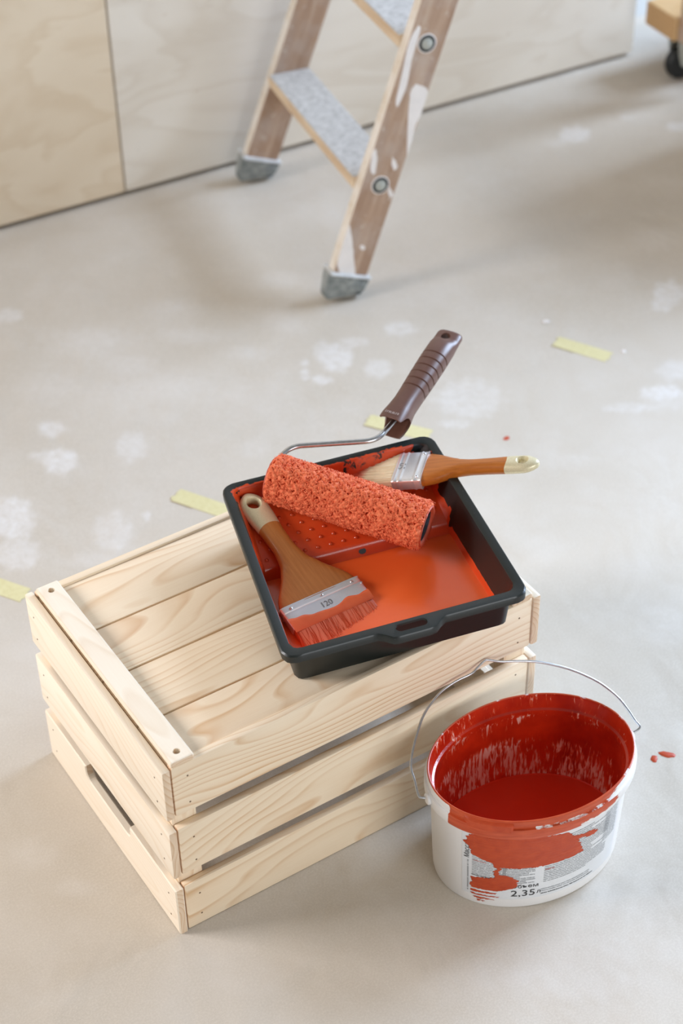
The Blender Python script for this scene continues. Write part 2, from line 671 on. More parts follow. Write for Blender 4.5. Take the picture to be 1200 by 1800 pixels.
BLOBS = [[0.663,0.813,124.1,-77.5,-63.2,-93.2,0.7],[0.65,0.794,124.9,-78.0,-64.0,-94.5,0.7],[0.641,0.78,111.6,-69.6,-64.6,-95.4,0.7],[0.658,0.761,52.7,-33.4,-43.2,-63.8,0.8],[0.707,0.798,28.9,-18.6,-14.5,-21.4,0.8],[0.703,0.824,44.5,-28.3,-20.7,-30.5,0.5],[0.752,0.818,34.5,-22.5,-36.8,-54.3,0.5],[0.744,0.738,35.0,-23.4,-21.3,-31.4,0.55],[0.83,0.808,29.5,-20.1,-27.8,-40.9,0.6],[0.274,0.877,41.1,-19.8,-27.7,-41.0,0.7],[0.251,0.804,31.4,-15.3,-18.1,-26.8,0.85],[0.232,0.83,56.7,-27.0,-61.5,-91.2,0.6],[0.348,0.775,36.8,-19.3,-15.2,-22.6,0.45],[0.14,0.726,28.4,-13.1,-11.1,-16.6,0.8],[0.115,0.653,27.1,-12.6,-16.4,-24.4,0.6],[0.242,0.623,30.9,-15.9,-11.9,-17.8,0.45],[0.295,0.629,127.9,-68.2,-58.4,-86.9,0.6],[0.256,0.627,129.7,-67.4,-67.7,-100.8,0.6],[0.197,0.584,15.0,-7.6,-27.5,-41.0,0.35],[0.344,1.18,34.4,-15.8,-27.1,-39.9,0.6],[0.427,1.039,7.9,-4.0,-9.2,-13.5,0.3],[0.457,0.875,6.5,-3.6,-9.8,-14.5,0.25],[0.566,1.058,14.1,-7.7,-13.9,-20.5,0.28],[0.442,0.955,17.3,-9.1,-12.6,-18.7,0.35],[0.55,0.974,12.5,-7.0,-18.2,-26.8,0.3],[0.317,0.97,12.0,-5.8,-9.8,-14.5,0.25],[0.606,0.88,16.7,-9.9,-18.7,-27.6,0.25],[0.697,0.93,19.3,-11.8,-11.8,-17.4,0.2],[0.491,0.671,26.8,-15.9,-21.4,-31.8,0.25],[1.442,1.146,25.6,-20.4,-15.6,-22.6,0.75],[1.397,1.138,25.9,-20.4,-26.8,-39.1,0.35],[1.236,0.652,28.5,-24.6,-13.8,-20.2,0.7],[1.207,0.632,43.1,-37.2,-25.0,-36.8,0.6],[1.054,0.454,22.0,-18.9,-28.4,-42.0,0.8],[0.992,0.451,17.1,-14.3,-45.2,-66.9,0.45],[1.105,0.488,26.6,-23.1,-19.3,-28.5,0.45],[0.812,0.601,15.0,-10.9,-10.5,-15.6,0.45],[0.759,0.562,31.2,-22.4,-51.9,-76.8,0.5],[1.56,1.144,41.4,-34.5,-42.8,-62.2,0.4],[1.612,1.063,33.6,-29.4,-29.1,-42.2,0.6],[0.84,0.404,16.6,-13.2,-21.9,-32.4,0.2],[1.088,0.864,7.2,-5.5,-10.9,-16.0,0.15],[1.324,0.788,13.7,-11.7,-10.5,-15.4,0.3],[1.048,0.441,18.5,-16.0,-13.4,-19.8,0.4],[0.8,0.678,24.3,-17.1,-19.4,-28.6,0.2],[0.656,0.673,25.4,-16.6,-33.8,-50.1,0.15],[0.757,1.028,15.6,-9.5,-16.7,-24.6,0.25],[0.793,0.983,23.3,-14.7,-24.1,-35.4,0.2],[0.733,0.076,18.0,-15.5,-10.8,-16.2,0.25],[0.772,0.178,17.5,-14.7,-16.8,-25.1,0.15],[-0.082,0.185,24.2,-11.5,-17.4,-26.2,0.2],[-0.066,0.118,24.4,-12.1,-36.2,-54.5,0.2],[0.257,-0.236,4.6,-3.5,-16.0,-24.1,0.12],[-0.142,0.004,13.0,-6.3,-20.2,-30.5,0.15]]


def paper_sheet(name, x0, x1, y0, y1, z, step, label):
    nx, ny = int((x1 - x0) / step) + 1, int((y1 - y0) / step) + 1
    xs, ys = np.linspace(x0, x1, nx), np.linspace(y0, y1, ny)
    X, Y = np.meshgrid(xs, ys)
    Z = np.full_like(X, z)
    # faint lift of the paper edge
    co = np.stack([X, Y, Z], -1).reshape(-1, 3)
    idx = np.arange(nx * ny).reshape(ny, nx)
    q = np.stack([idx[:-1, :-1], idx[:-1, 1:], idx[1:, 1:], idx[1:, :-1]], -1).reshape(-1, 4)
    me = bpy.data.meshes.new(name)
    me.vertices.add(len(co))
    me.vertices.foreach_set('co', co.ravel())
    me.loops.add(len(q) * 4)
    me.loops.foreach_set('vertex_index', q.ravel())
    me.polygons.add(len(q))
    me.polygons.foreach_set('loop_start', np.arange(0, len(q) * 4, 4))
    me.update(calc_edges=True)
    d = np.zeros(len(co))
    for cx, cy, a, b, c, e, s in BLOBS:
        dx, dy = co[:, 0] - cx, co[:, 1] - cy
        wob = 1 + 0.18 * np.sin(dx * 210 + cy * 40) * np.sin(dy * 190 + cx * 30)
        r = np.sqrt((a * dx + b * dy) ** 2 + (c * dx + e * dy) ** 2) * wob
        soft = 0.42 if s > 0.4 else 0.95
        k = np.clip((1.1 - r) / soft, 0, 1)
        k = k * k * (3 - 2 * k)
        d = np.maximum(d, k * s * 0.80)
    at = me.attributes.new('dust', 'FLOAT', 'POINT')
    at.data.foreach_set('value', d.astype(np.float32))
    o = mesh_obj(name, me, M_PAPER)
    return tag(o, label, 'paper sheet')


paper_sheet('floor_paper', -1.5, 2.6, -1.35, 0.607, 0.0, 0.0062, 'kraft paper sheet on the floor under the wooden crate and bucket')
paper_sheet('floor_paper', -1.5, 3.2, 0.585, 1.46, -0.0009, 0.0062, 'kraft paper sheet on the floor under the ladder, along the plywood wall')

# plywood wall (turned a little against the crate)
WA = math.radians(-4.05)
WROT = Matrix.Rotation(WA, 4, 'Z')
WORG = Vector((0.441, 1.424, 0))   # point on the face plane at floor level
WM = Matrix.Translation(WORG) @ WROT


def wbox(name, x0, x1, y0, y1, z0, z1, mat, parent, bev=0.0015):
    bm = box_bm(x1 - x0, y1 - y0, z1 - z0, bev)
    return from_bm(name, bm, mat, parent, matrix=Matrix.Translation(((x0 + x1) / 2, (y0 + y1) / 2, (z0 + z1) / 2)))


wall = bpy.data.objects.new('wall_back', None)
wall.matrix_world = WM
link(wall)
struct(wall)
wbox('wall_core', -1.9, 1.285, 0.035, 0.12, 0.0, 2.3, M_DARKGAP, wall)
SEAM = 0.2297
for x0, x1, pm in ((-1.9, SEAM - 1.2213, M_PLY_PALE), (SEAM - 1.2187, SEAM - 0.0013, M_PLY), (SEAM + 0.0013, 1.295, M_PLY_PALE)):
    wbox('plywood_panel', x0, x1, 0.0, 0.034, 0.007, 2.3, pm, wall)

# masking tape strips across the paper seam
def tape(p0, p1, w, label, seed):
    rr = random.Random(seed)
    a, b = Vector((p0[0], p0[1], 0)), Vector((p1[0], p1[1], 0))
    d = b - a
    L = d.length
    n = 10
    bm = bmesh.new()
    top = []
    for k in range(n + 1):
        t = k / n
        xx = -w / 2 + w * t
        top.append((rr.uniform(-0.0022, 0.0022), xx))
    pts = [(L * 0 + q, x) for q, x in top] + [(L + rr.uniform(-0.002, 0.002), x) for q, x in reversed(top)]
    vs = [bm.verts.new((x, y, 0.0006)) for x, y in pts]
    f = bm.faces.new(vs)
    r = bmesh.ops.extrude_face_region(bm, geom=[f])
    for v in [g for g in r['geom'] if isinstance(g, bmesh.types.BMVert)]:
        v.co.z = 0.0001
    o = from_bm('masking_tape', bm, M_TAPE, matrix=Matrix.Translation(a) @ Matrix.Rotation(math.atan2(d.y, d.x), 4, 'Z'))
    return tag(o, label, 'tape', 'tape strips holding the paper seam')


TW = 0.027
tape((1.006, 0.646), (1.046, 0.567), TW, 'yellow masking tape strip on the floor right of the roller handle', 1)
tape((0.348, 0.646), (0.397, 0.558), TW, 'yellow masking tape strip just behind the left corner of the paint tray', 2)
tape((0.660, 0.640), (0.712, 0.560), TW, 'yellow masking tape strip half hidden behind the roller handle', 3)
tape((0.045, 0.648), (0.090, 0.573), TW, 'yellow masking tape strip at the left picture edge, behind the crate', 4)


# spilled drops and crumbs on the paper
def drop(x, y, r, h, mat, name, label, cat, seed, stretch=1.5, rot=0.0):
    rr = random.Random(seed)
    V, F = [(0, 0, h)], []
    n = 14
    amp = [1 + rr.uniform(-0.22, 0.22) for _ in range(n)]
    for ring, (q, z) in enumerate(((0.6, h * 0.85), (0.92, h * 0.4), (1.0, 0.0))):
        for k in range(n):
            a = 2 * math.pi * k / n
            V.append((math.cos(a) * r * q * amp[k] * stretch, math.sin(a) * r * q * amp[k], z))
    for k in range(n):
        F.append((0, 1 + k, 1 + (k + 1) % n))
        for g in range(2):
            a, b = 1 + g * n + k, 1 + g * n + (k + 1) % n
            F.append((a, a + n, b + n, b))
    o = mobj(name, V, F, mat, smooth=True, matrix=Matrix.Translation((x, y, 0.0001)) @ Matrix.Rotation(rot, 4, 'Z'))
    return tag(o, label, cat, 'drops and crumbs on the paper')


drop(0.575, -0.086, 0.0042, 0.0012, M_SMEAR, 'paint_drop', 'small orange paint drop on the paper right of the bucket', 'paint drop', 11, 1.3, 0.6)
drop(0.592, -0.089, 0.0048, 0.0012, M_SMEAR, 'paint_drop', 'largest orange paint drop, cut by the right picture edge', 'paint drop', 12, 2.0, -0.9)
drop(0.577, -0.040, 0.0022, 0.0006, M_SMEAR, 'paint_drop', 'tiny orange paint drop beside the right end of the bucket handle', 'paint drop', 13, 1.6)
drop(0.799, 0.494, 0.0040, 0.0006, M_SMEAR, 'paint_drop', 'faint orange drop on the paper behind the small brush handle', 'paint drop', 14, 1.4)
drop(1.026, 0.696, 0.0035, 0.0025, M_WHITEPAINT, 'plaster_crumb', 'small white plaster crumb left of the right masking tape', 'plaster crumb', 15, 1.8, -0.5)
drop(1.073, 0.567, 0.0035, 0.0025, M_WHITEPAINT, 'plaster_crumb', 'small white plaster crumb just right of the masking tape end', 'plaster crumb', 16, 1.2)

# ------------------------------------------------------------------ crate
CL, CW, CH = 0.46, 0.31, 0.25
SH, ST = 0.0705, 0.0095
crate = thing('wooden_crate', 'pale pine crate turned upside down, carrying the paint tray', 'crate', (CL / 2, CW / 2, 0))
CO = Vector((CL / 2, CW / 2, 0))
_cache = {}


def piece(name, key, dims, bev, mat, parent, center, basis):
    """box with local X = grain; basis = 3x3 columns of local axes in crate space"""
    if key not in _cache:
        me = bpy.data.meshes.new(name)
        bm = box_bm(*dims, bev, 2)
        bm.to_mesh(me)
        bm.free()
        me.polygons.foreach_set('use_smooth', [True] * len(me.polygons))
        me.set_sharp_from_angle(angle=math.radians(35))
        me.materials.append(mat)
        _cache[key] = me
    o = bpy.data.objects.new(name, _cache[key])
    o.matrix_local = Matrix.Translation(Vector(center) - CO) @ basis.to_4x4()
    return link(o, parent)


B_END = Matrix(((0, 0, 1), (1, 0, 0), (0, 1, 0)))      # local x->Y, y->Z, z->X
B_SIDE = Matrix(((1, 0, 0), (0, 0, -1), (0, 1, 0)))    # local x->X, y->Z, z->-Y
B_FLAT = Matrix.Identity(3)
B_BAT = Matrix(((0, -1, 0), (1, 0, 0), (0, 0, 1)))     # local x->Y
B_POST = Matrix(((0, 1, 0), (0, 0, 1), (1, 0, 0)))     # local x->Z

nail_me = bpy.data.meshes.new('nail')
_v, _f = lathe([(0.0011, 0.0), (0.0011, 0.0004), (0.0006, 0.0006)], 8)
nail_me.from_pydata([tuple(q) for q in _v], [], _f)
nail_me.materials.append(plain('rusty_nail', srgb(120, 96, 74), 0.5, 0.5))


def nails(slat, half_len, side):
    for sx in (-1, 1):
        for sy in (-0.019, 0.017):
            o = bpy.data.objects.new('nail', nail_me)
            fl = Matrix.Identity(4) if side > 0 else Matrix.Rotation(math.pi, 4, 'X')
            o.matrix_local = Matrix.Translation((sx * (half_len - 0.018), sy + random.uniform(-.003, .003), side * (ST / 2 - 0.0002))) @ fl
            link(o, slat)


ZC = [CH - SH / 2, CH / 2, SH / 2]
for i, z in enumerate(ZC):
    for xs, sd in ((ST / 2, -1), (CL - ST / 2, 1)):
        if i == 2:
            continue
        s = piece('end_slat', 'end', (CW, SH, ST), 0.0022, M_PINE_PALE, crate, (xs, CW / 2, z), B_END)
        nails(s, CW / 2, sd)
    for ys, sd in ((0.001 + ST / 2, 1), (CW - 0.001 - ST / 2, -1)):
        s = piece('side_slat', 'side', (CL - 2 * ST - 0.002, SH, ST), 0.0022, M_PINE, crate, (CL / 2, ys, z), B_SIDE)
        nails(s, (CL - 2 * ST) / 2, sd)
# lowest end slats: hand hole notched out of the upper edge
for xs, sd in ((ST / 2, -1), (CL - ST / 2, 1)):
    bm = bmesh.new()
    hl, hh, ht = CW / 2, SH / 2, ST / 2
    nl, nd = 0.052, 0.019
    outline = [(-hl, -hh), (hl, -hh), (hl, hh), (nl, hh)]
    for k in range(7):
        a = k / 6 * math.pi / 2
        outline.append((nl - 0.010 + 0.010 * math.cos(a), hh - nd + 0.010 - 0.010 * math.sin(a)))
    for k in range(7):
        a = math.pi / 2 + k / 6 * math.pi / 2
        outline.append((-nl + 0.010 + 0.010 * math.cos(a), hh - nd + 0.010 - 0.010 * math.sin(a)))
    outline += [(-nl, hh), (-hl, hh)]
    vs = [bm.verts.new((x, y, -ht)) for x, y in outline]
    f = bm.faces.new(vs)
    r = bmesh.ops.extrude_face_region(bm, geom=[f])
    for v in [g for g in r['geom'] if isinstance(g, bmesh.types.BMVert)]:
        v.co.z = ht
    ed = [e for e in bm.edges if abs(e.verts[0].co.z - e.verts[1].co.z) < 1e-6]
    bmesh.ops.bevel(bm, geom=ed, offset=0.0014, segments=1, affect='EDGES')
    s = from_bm('end_slat', bm, M_PINE_PALE, crate, matrix=Matrix.Translation(Vector((xs, CW / 2, ZC[2])) - CO) @ B_END.to_4x4())
    s['label'] = 'end slat with a notched hand hole'
    nails(s, CW / 2, sd)
for px in (ST + 0.014, CL - ST - 0.014):
    for py in (0.001 + ST + 0.009, CW - 0.001 - ST - 0.009):
        piece('corner_post', 'post', (0.236, 0.028, 0.018), 0.001, M_PINE, crate, (px, py, 0.119), B_POST)
for i, (y0, y1) in enumerate(((0.0108, 0.0714), (0.0738, 0.1464), (0.1488, 0.2194), (0.2218, 0.2992))):
    piece('bottom_board', 'bb%d' % i, (CL - 2 * ST - 0.002, y1 - y0, 0.0085), 0.0012, M_PINE, crate, (CL / 2, (y0 + y1) / 2, 0.2466 - 0.00425), B_FLAT)
# cross battens with countersunk screws
batten_me = None
for bx in (0.0240, CL - 0.0240):
    if batten_me is None:
        bt = from_bm('batten', box_bm(0.302, 0.026, 0.008, 0.0018, 2), M_PINE_PALE, crate)
        cut = []
        for sx in (-1, 1):
            v, f = lathe([(0.0038, -0.0028), (0.0038, 0.003), (0.0040, 0.006)], 20)
            c = mobj('cutter', v, f, None, crate, matrix=Matrix.Translation((sx * 0.139, 0, 0)))
            cut.append(c)
        bt.matrix_local = Matrix.Identity(4)
        bool_diff(bt, cut)
        batten_me = bt.data
    else:
        bt = bpy.data.objects.new('batten', batten_me)
        link(bt, crate)
    bt.matrix_local = Matrix.Translation(Vector((bx, 0.152, 0.2535)) - CO) @ B_BAT.to_4x4()
    for sx in (-1, 1):
        v, f = lathe([(0.0029, -0.0006), (0.0029, 0.0), (0.0022, 0.0006)], 14)
        s = mobj('screw', v, f, M_STEEL, bt, matrix=Matrix.Translation((sx * 0.139, 0, -0.0022)))
        s['label'] = 'zinc screw head sunk in its hole'

# ------------------------------------------------------------------ paint tray
TRAY_O = Vector((0.2825, -0.012, 0.2530))
TRAY_R = Matrix.Rotation(math.radians(-15), 3, 'Z') @ Matrix.Rotation(math.radians(-2.63), 3, 'Y')
TRAY_M = Matrix.Translation(TRAY_O) @ TRAY_R.to_4x4()


def TW_(p):
    return TRAY_O + TRAY_R @ Vector(p)


def TD_(p):
    return TRAY_R @ Vector(p)


WF, WB, TD = 0.2620, 0.2455, 0.272
RF, RB = 0.0555, 0.0655
STEP0, STEP1 = 0.165, 0.174


def floor_h(y):
    if y < STEP0:
        return 0.0035
    if y < STEP1:
        t = (y - STEP0) / (STEP1 - STEP0)
        t = t * t * (3 - 2 * t)
        return 0.0035 + t * 0.0175
    return 0.021 + (y - STEP1) * (0.047 - 0.021) / (0.260 - STEP1)


def rim_h(y):
    return RF + (RB - RF) * min(max(y / TD, 0), 1)


tray = thing('paint_tray', 'black plastic paint tray full of wet terracotta paint on the crate', 'paint tray', TRAY_O, TRAY_R)


def build_tray():
    ns = 40
    ts = list(np.linspace(0, 0.58, 16)) + list(np.linspace(0.60, 0.66, 10)) + list(np.linspace(0.69, 1, 14))
    ss = list(np.linspace(0, 1, ns + 1))
    nt = len(ts) - 1
    # perimeter index order in (s,t), counterclockwise from front-left
    per = [(i, 0) for i in range(ns)] + [(ns, j) for j in range(nt)] + [(i, nt) for i in range(ns, 0, -1)] + [(0, j) for j in range(nt, 0, -1)]
    n = len(per)

    def rect(s, t, inset_s, inset_f, inset_b):
        y = inset_f + (TD - inset_f - inset_b) * t
        w = WF + (WB - WF) * (y / TD)
        x = -w / 2 + inset_s + (w - 2 * inset_s) * s
        return x, y

    def rounded(s, t, inset, rad):
        """perimeter point pushed onto a rounded trapezoid"""
        x, y = rect(s, t, inset, inset, inset)
        w = WF + (WB - WF) * (y / TD)
        hx = w / 2 - inset
        cy0, cy1 = inset + rad, TD - inset - rad
        cx = hx - rad
        sx = 1 if x > 0 else -1
        if abs(x) > cx and (y < cy0 or y > cy1):
            ccx, ccy = sx * cx, (cy0 if y < cy0 else cy1)
            dx, dy = x - ccx, y - ccy
            m = max(abs(dx), abs(dy), 1e-9)
            # map square corner to arc by angle
            ang = math.atan2(dy, dx)
            return ccx + rad * math.cos(ang), ccy + rad * math.sin(ang)
        return x, y

    def bulge(x, y):
        if y > 0.03:
            return 0.0
        u = (x - 0.003) / 0.036
        if abs(u) >= 1:
            return 0.0
        k = 1 - abs(u)
        k = min(1, k * 2.2)
        k = k * k * (3 - 2 * k)
        return -0.0115 * k

    V, F, A = [], [], []

    def ring(fn):
        st = len(V)
        for (i, j) in per:
            x, y, z, a = fn(ss[i], ts[j])
            V.append((x, y, z))
            A.append(a)
        return st

    RW = 0.0095

    def lipo(dz, ins):
        def fn(s, t):
            x, y = rounded(s, t, ins, 0.014)
            yy = y + bulge(x, y)
            return x, yy, rim_h(y) + dz, 0.0
        return fn

    def pt_mask(x, y, z):
        """how paint-covered the inner wall is"""
        h = z / rim_h(y)
        left = x < 0
        if y > TD * 0.9:                       # back wall
            if x > 0.096:
                return 0.10
            if x > 0.012 and x < 0.062 and h > 0.72:
                return 0.50
            return 0.95 if h < 0.985 else 0.62
        if left:
            return 0.9 if h < 0.9 else 0.3
        if y < 0.03:
            return 0.9 if h < 0.30 else 0.0
        if y > 0.205:
            return 0.9 if h < 0.7 else 0.55
        if y > 0.17:
            return 0.75 if h < 0.62 else 0.05
        return 0.95 if h < 0.26 else 0.0

    def rimi(dz, ins, rad, msk=True):
        def fn(s, t):
            x, y = rounded(s, t, ins, rad)
            z = rim_h(y) + dz
            a = pt_mask(x, y, z) if msk else 0.0
            if not msk:
                if y > TD * 0.9 and x < 0.09:
                    a = 0.52
                elif x > 0.1 and 0.195 < y < 0.235:
                    a = 0.62
            return x, y, z, a
        return fn

    IN_S, IN_F, IN_B = 0.0205, 0.0270, 0.0125

    def wallr(q):
        def fn(s, t):
            x0, y0 = rounded(s, t, RW + 0.0015, 0.010)
            x1, y1 = rect(s, t, IN_S, IN_F, IN_B)
            z0, z1 = rim_h(y0) - 0.002, floor_h(y1) + 0.003
            x, y, z = x0 + (x1 - x0) * q, y0 + (y1 - y0) * q, z0 + (z1 - z0) * q
            return x, y, z, pt_mask(x, y, z)
        return fn

    def base_top(s, t):
        x, y = rounded(s, t, 0.0108, 0.012)
        return x, y, rim_h(y) - 0.0028, 0.0

    def base_low(z):
        def fn(s, t):
            q = 1 - z / 0.05
            x, y = rounded(s, t, 0.0112, 0.010)
            x *= 1 - 0.030 * q
            cy = TD / 2
            y = cy + (y - cy) * (1 - 0.075 * q)
            return x, y, z, 0.0
        return fn

    rings = [base_low(0.0), base_low(0.0015), base_low(0.03), base_top, lipo(-0.0028, 0.0022), lipo(-0.0095, 0.0014), lipo(-0.0095, 0.0),
             lipo(-0.0015, 0.0), lipo(0.0, 0.0012), rimi(0.0, RW, 0.010, False), rimi(-0.0006, RW + 0.0010, 0.010), wallr(0.0)]
    rings += [wallr(q) for q in (0.12, 0.25, 0.38, 0.5, 0.62, 0.74, 0.86, 0.95)]
    st = [ring(f) for f in rings]
    for a, b in zip(st[:-1], st[1:]):
        for k in range(n):
            k2 = (k + 1) % n
            F.append((a + k, a + k2, b + k2, b + k))
    F.append(tuple(st[0] + k for k in range(n))[::-1])
    # floor grid
    g0 = len(V)
    for j, t in enumerate(ts):
        for i, s in enumerate(ss):
            x, y = rect(s, t, IN_S + 0.001, IN_F + 0.001, IN_B + 0.001)
            V.append((x, y, floor_h(y)))
            A.append(1.0 if not (abs(x + 0.004) < 0.004 and False) else 0.0)
    gi = lambda i, j: g0 + j * (ns + 1) + i
    for j in range(nt):
        for i in range(ns):
            F.append((gi(i, j), gi(i + 1, j), gi(i + 1, j + 1), gi(i, j + 1)))
    last = st[-1]
    for k in range(n):
        k2 = (k + 1) % n
        F.append((last + k, last + k2, gi(*per[k2]), gi(*per[k])))
    me = bpy.data.meshes.new('tray_shell')
    me.from_pydata(V, [], F)
    at = me.attributes.new('paint', 'FLOAT', 'POINT')
    at.data.foreach_set('value', A)
    o = mesh_obj('tray_shell', me, M_TRAY, tray, smooth=True)
    # finger slot in the widened front rim
    bm = bmesh.new()
    pts = []
    for k in range(28):
        a = 2 * math.pi * k / 28
        cx = 0.0115 if math.cos(a) > 0 else -0.0115
        pts.append((0.003 + cx + 0.0052 * math.cos(a), 0.0006 + 0.0052 * math.sin(a)))
    vs = [bm.verts.new((x, y, RF - 0.02)) for x, y in pts]
    f = bm.faces.new(vs)
    r = bmesh.ops.extrude_face_region(bm, geom=[f])
    for v in [g for g in r['geom'] if isinstance(g, bmesh.types.BMVert)]:
        v.co.z = RF + 0.02
    c = from_bm('cutter', bm, None, tray)
    bool_diff(o, [c])
    o.data.polygons.foreach_set('use_smooth', [True] * len(o.data.polygons))
    o.data.set_sharp_from_angle(angle=math.radians(38))
    o['label'] = 'black plastic tray body with rim and finger slot'

    # wet paint pool in the well and thin coat on the ramp
    V, F = [], []
    N1, N2 = 40, 26
    for j in range(N2 + 1):
        for i in range(N1 + 1):
            s, t = i / N1, j / N2
            y = IN_F - 0.0025 + (STEP0 + 0.0022 - IN_F + 0.0025) * t
            w = (WF + (WB - WF) * (y / TD)) / 2 - IN_S + 0.0012
            x = -w + 2 * w * s
            z = 0.0068 + 0.0005 * mnoise.noise((x * 22, y * 22, 1.0))
            V.append((x, y, z))
    for j in range(N2):
        for i in range(N1):
            a = j * (N1 + 1) + i
            F.append((a, a + 1, a + N1 + 2, a + N1 + 1))
    p = mobj('wet_paint', V, F, M_POOL, tray, smooth=True)
    p['label'] = 'glossy terracotta paint pooled in the deep end'
    # ramp studs
    V, F = [], []
    seg = 8
    for jy, y in enumerate(np.arange(0.182, 0.256, 0.0115)):
        for ix, x in enumerate(np.arange(-0.099, 0.100, 0.0145)):
            xx = x + (0.007 if jy % 2 else 0)
            z0 = floor_h(y)
            b0 = len(V)
            V.append((xx, y, z0 + 0.0017))
            for rr_, zz in ((0.0016, 0.0012), (0.0024, 0.0002)):
                for k in range(seg):
                    a = 2 * math.pi * k / seg
                    V.append((xx + rr_ * math.cos(a), y + rr_ * math.sin(a), z0 + zz))
            for k in range(seg):
                k2 = (k + 1) % seg
                F.append((b0, b0 + 1 + k, b0 + 1 + k2))
                F.append((b0 + 1 + k, b0 + 1 + seg + k, b0 + 1 + seg + k2, b0 + 1 + k2))
    d = mobj('ramp_studs', V, F, M_STUD, tray, smooth=True)
    d['kind'] = 'stuff'
    # drain-like dark hole at the foot of the step
    v, f = lathe([(0.0042, -0.001), (0.0042, 0.0004)], 20)
    h = mobj('step_hole', v, f, M_BLACK, tray, matrix=Matrix.Translation((0.005, STEP0 + 0.0046, 0.0125)) @ Matrix.Rotation(math.radians(62), 4, 'X') @ Matrix.Diagonal((1.0, 0.8, 1, 1)))
    h['label'] = 'small unpainted black hole in the step'


build_tray()

# ------------------------------------------------------------------ paint roller
ra, rb = TW_((-0.0672, 0.2560, 0.0725)), TW_((0.0705, 0.1435, 0.0480))
AX = (rb - ra).normalized()
RL = (rb - ra).length
RR = 0.0272
up = Vector((0, 0, 1))
e2 = (up - AX * up.dot(AX)).normalized()
e3 = AX.cross(e2)
R_ROT = Matrix((AX, e2, e3)).transposed()
roller = thing('paint_roller', 'paint roller with brown handle and terracotta-soaked nap lying across the tray', 'paint roller', ra, R_ROT)
RINV = (Matrix.Translation(ra) @ R_ROT.to_4x4()).inverted()


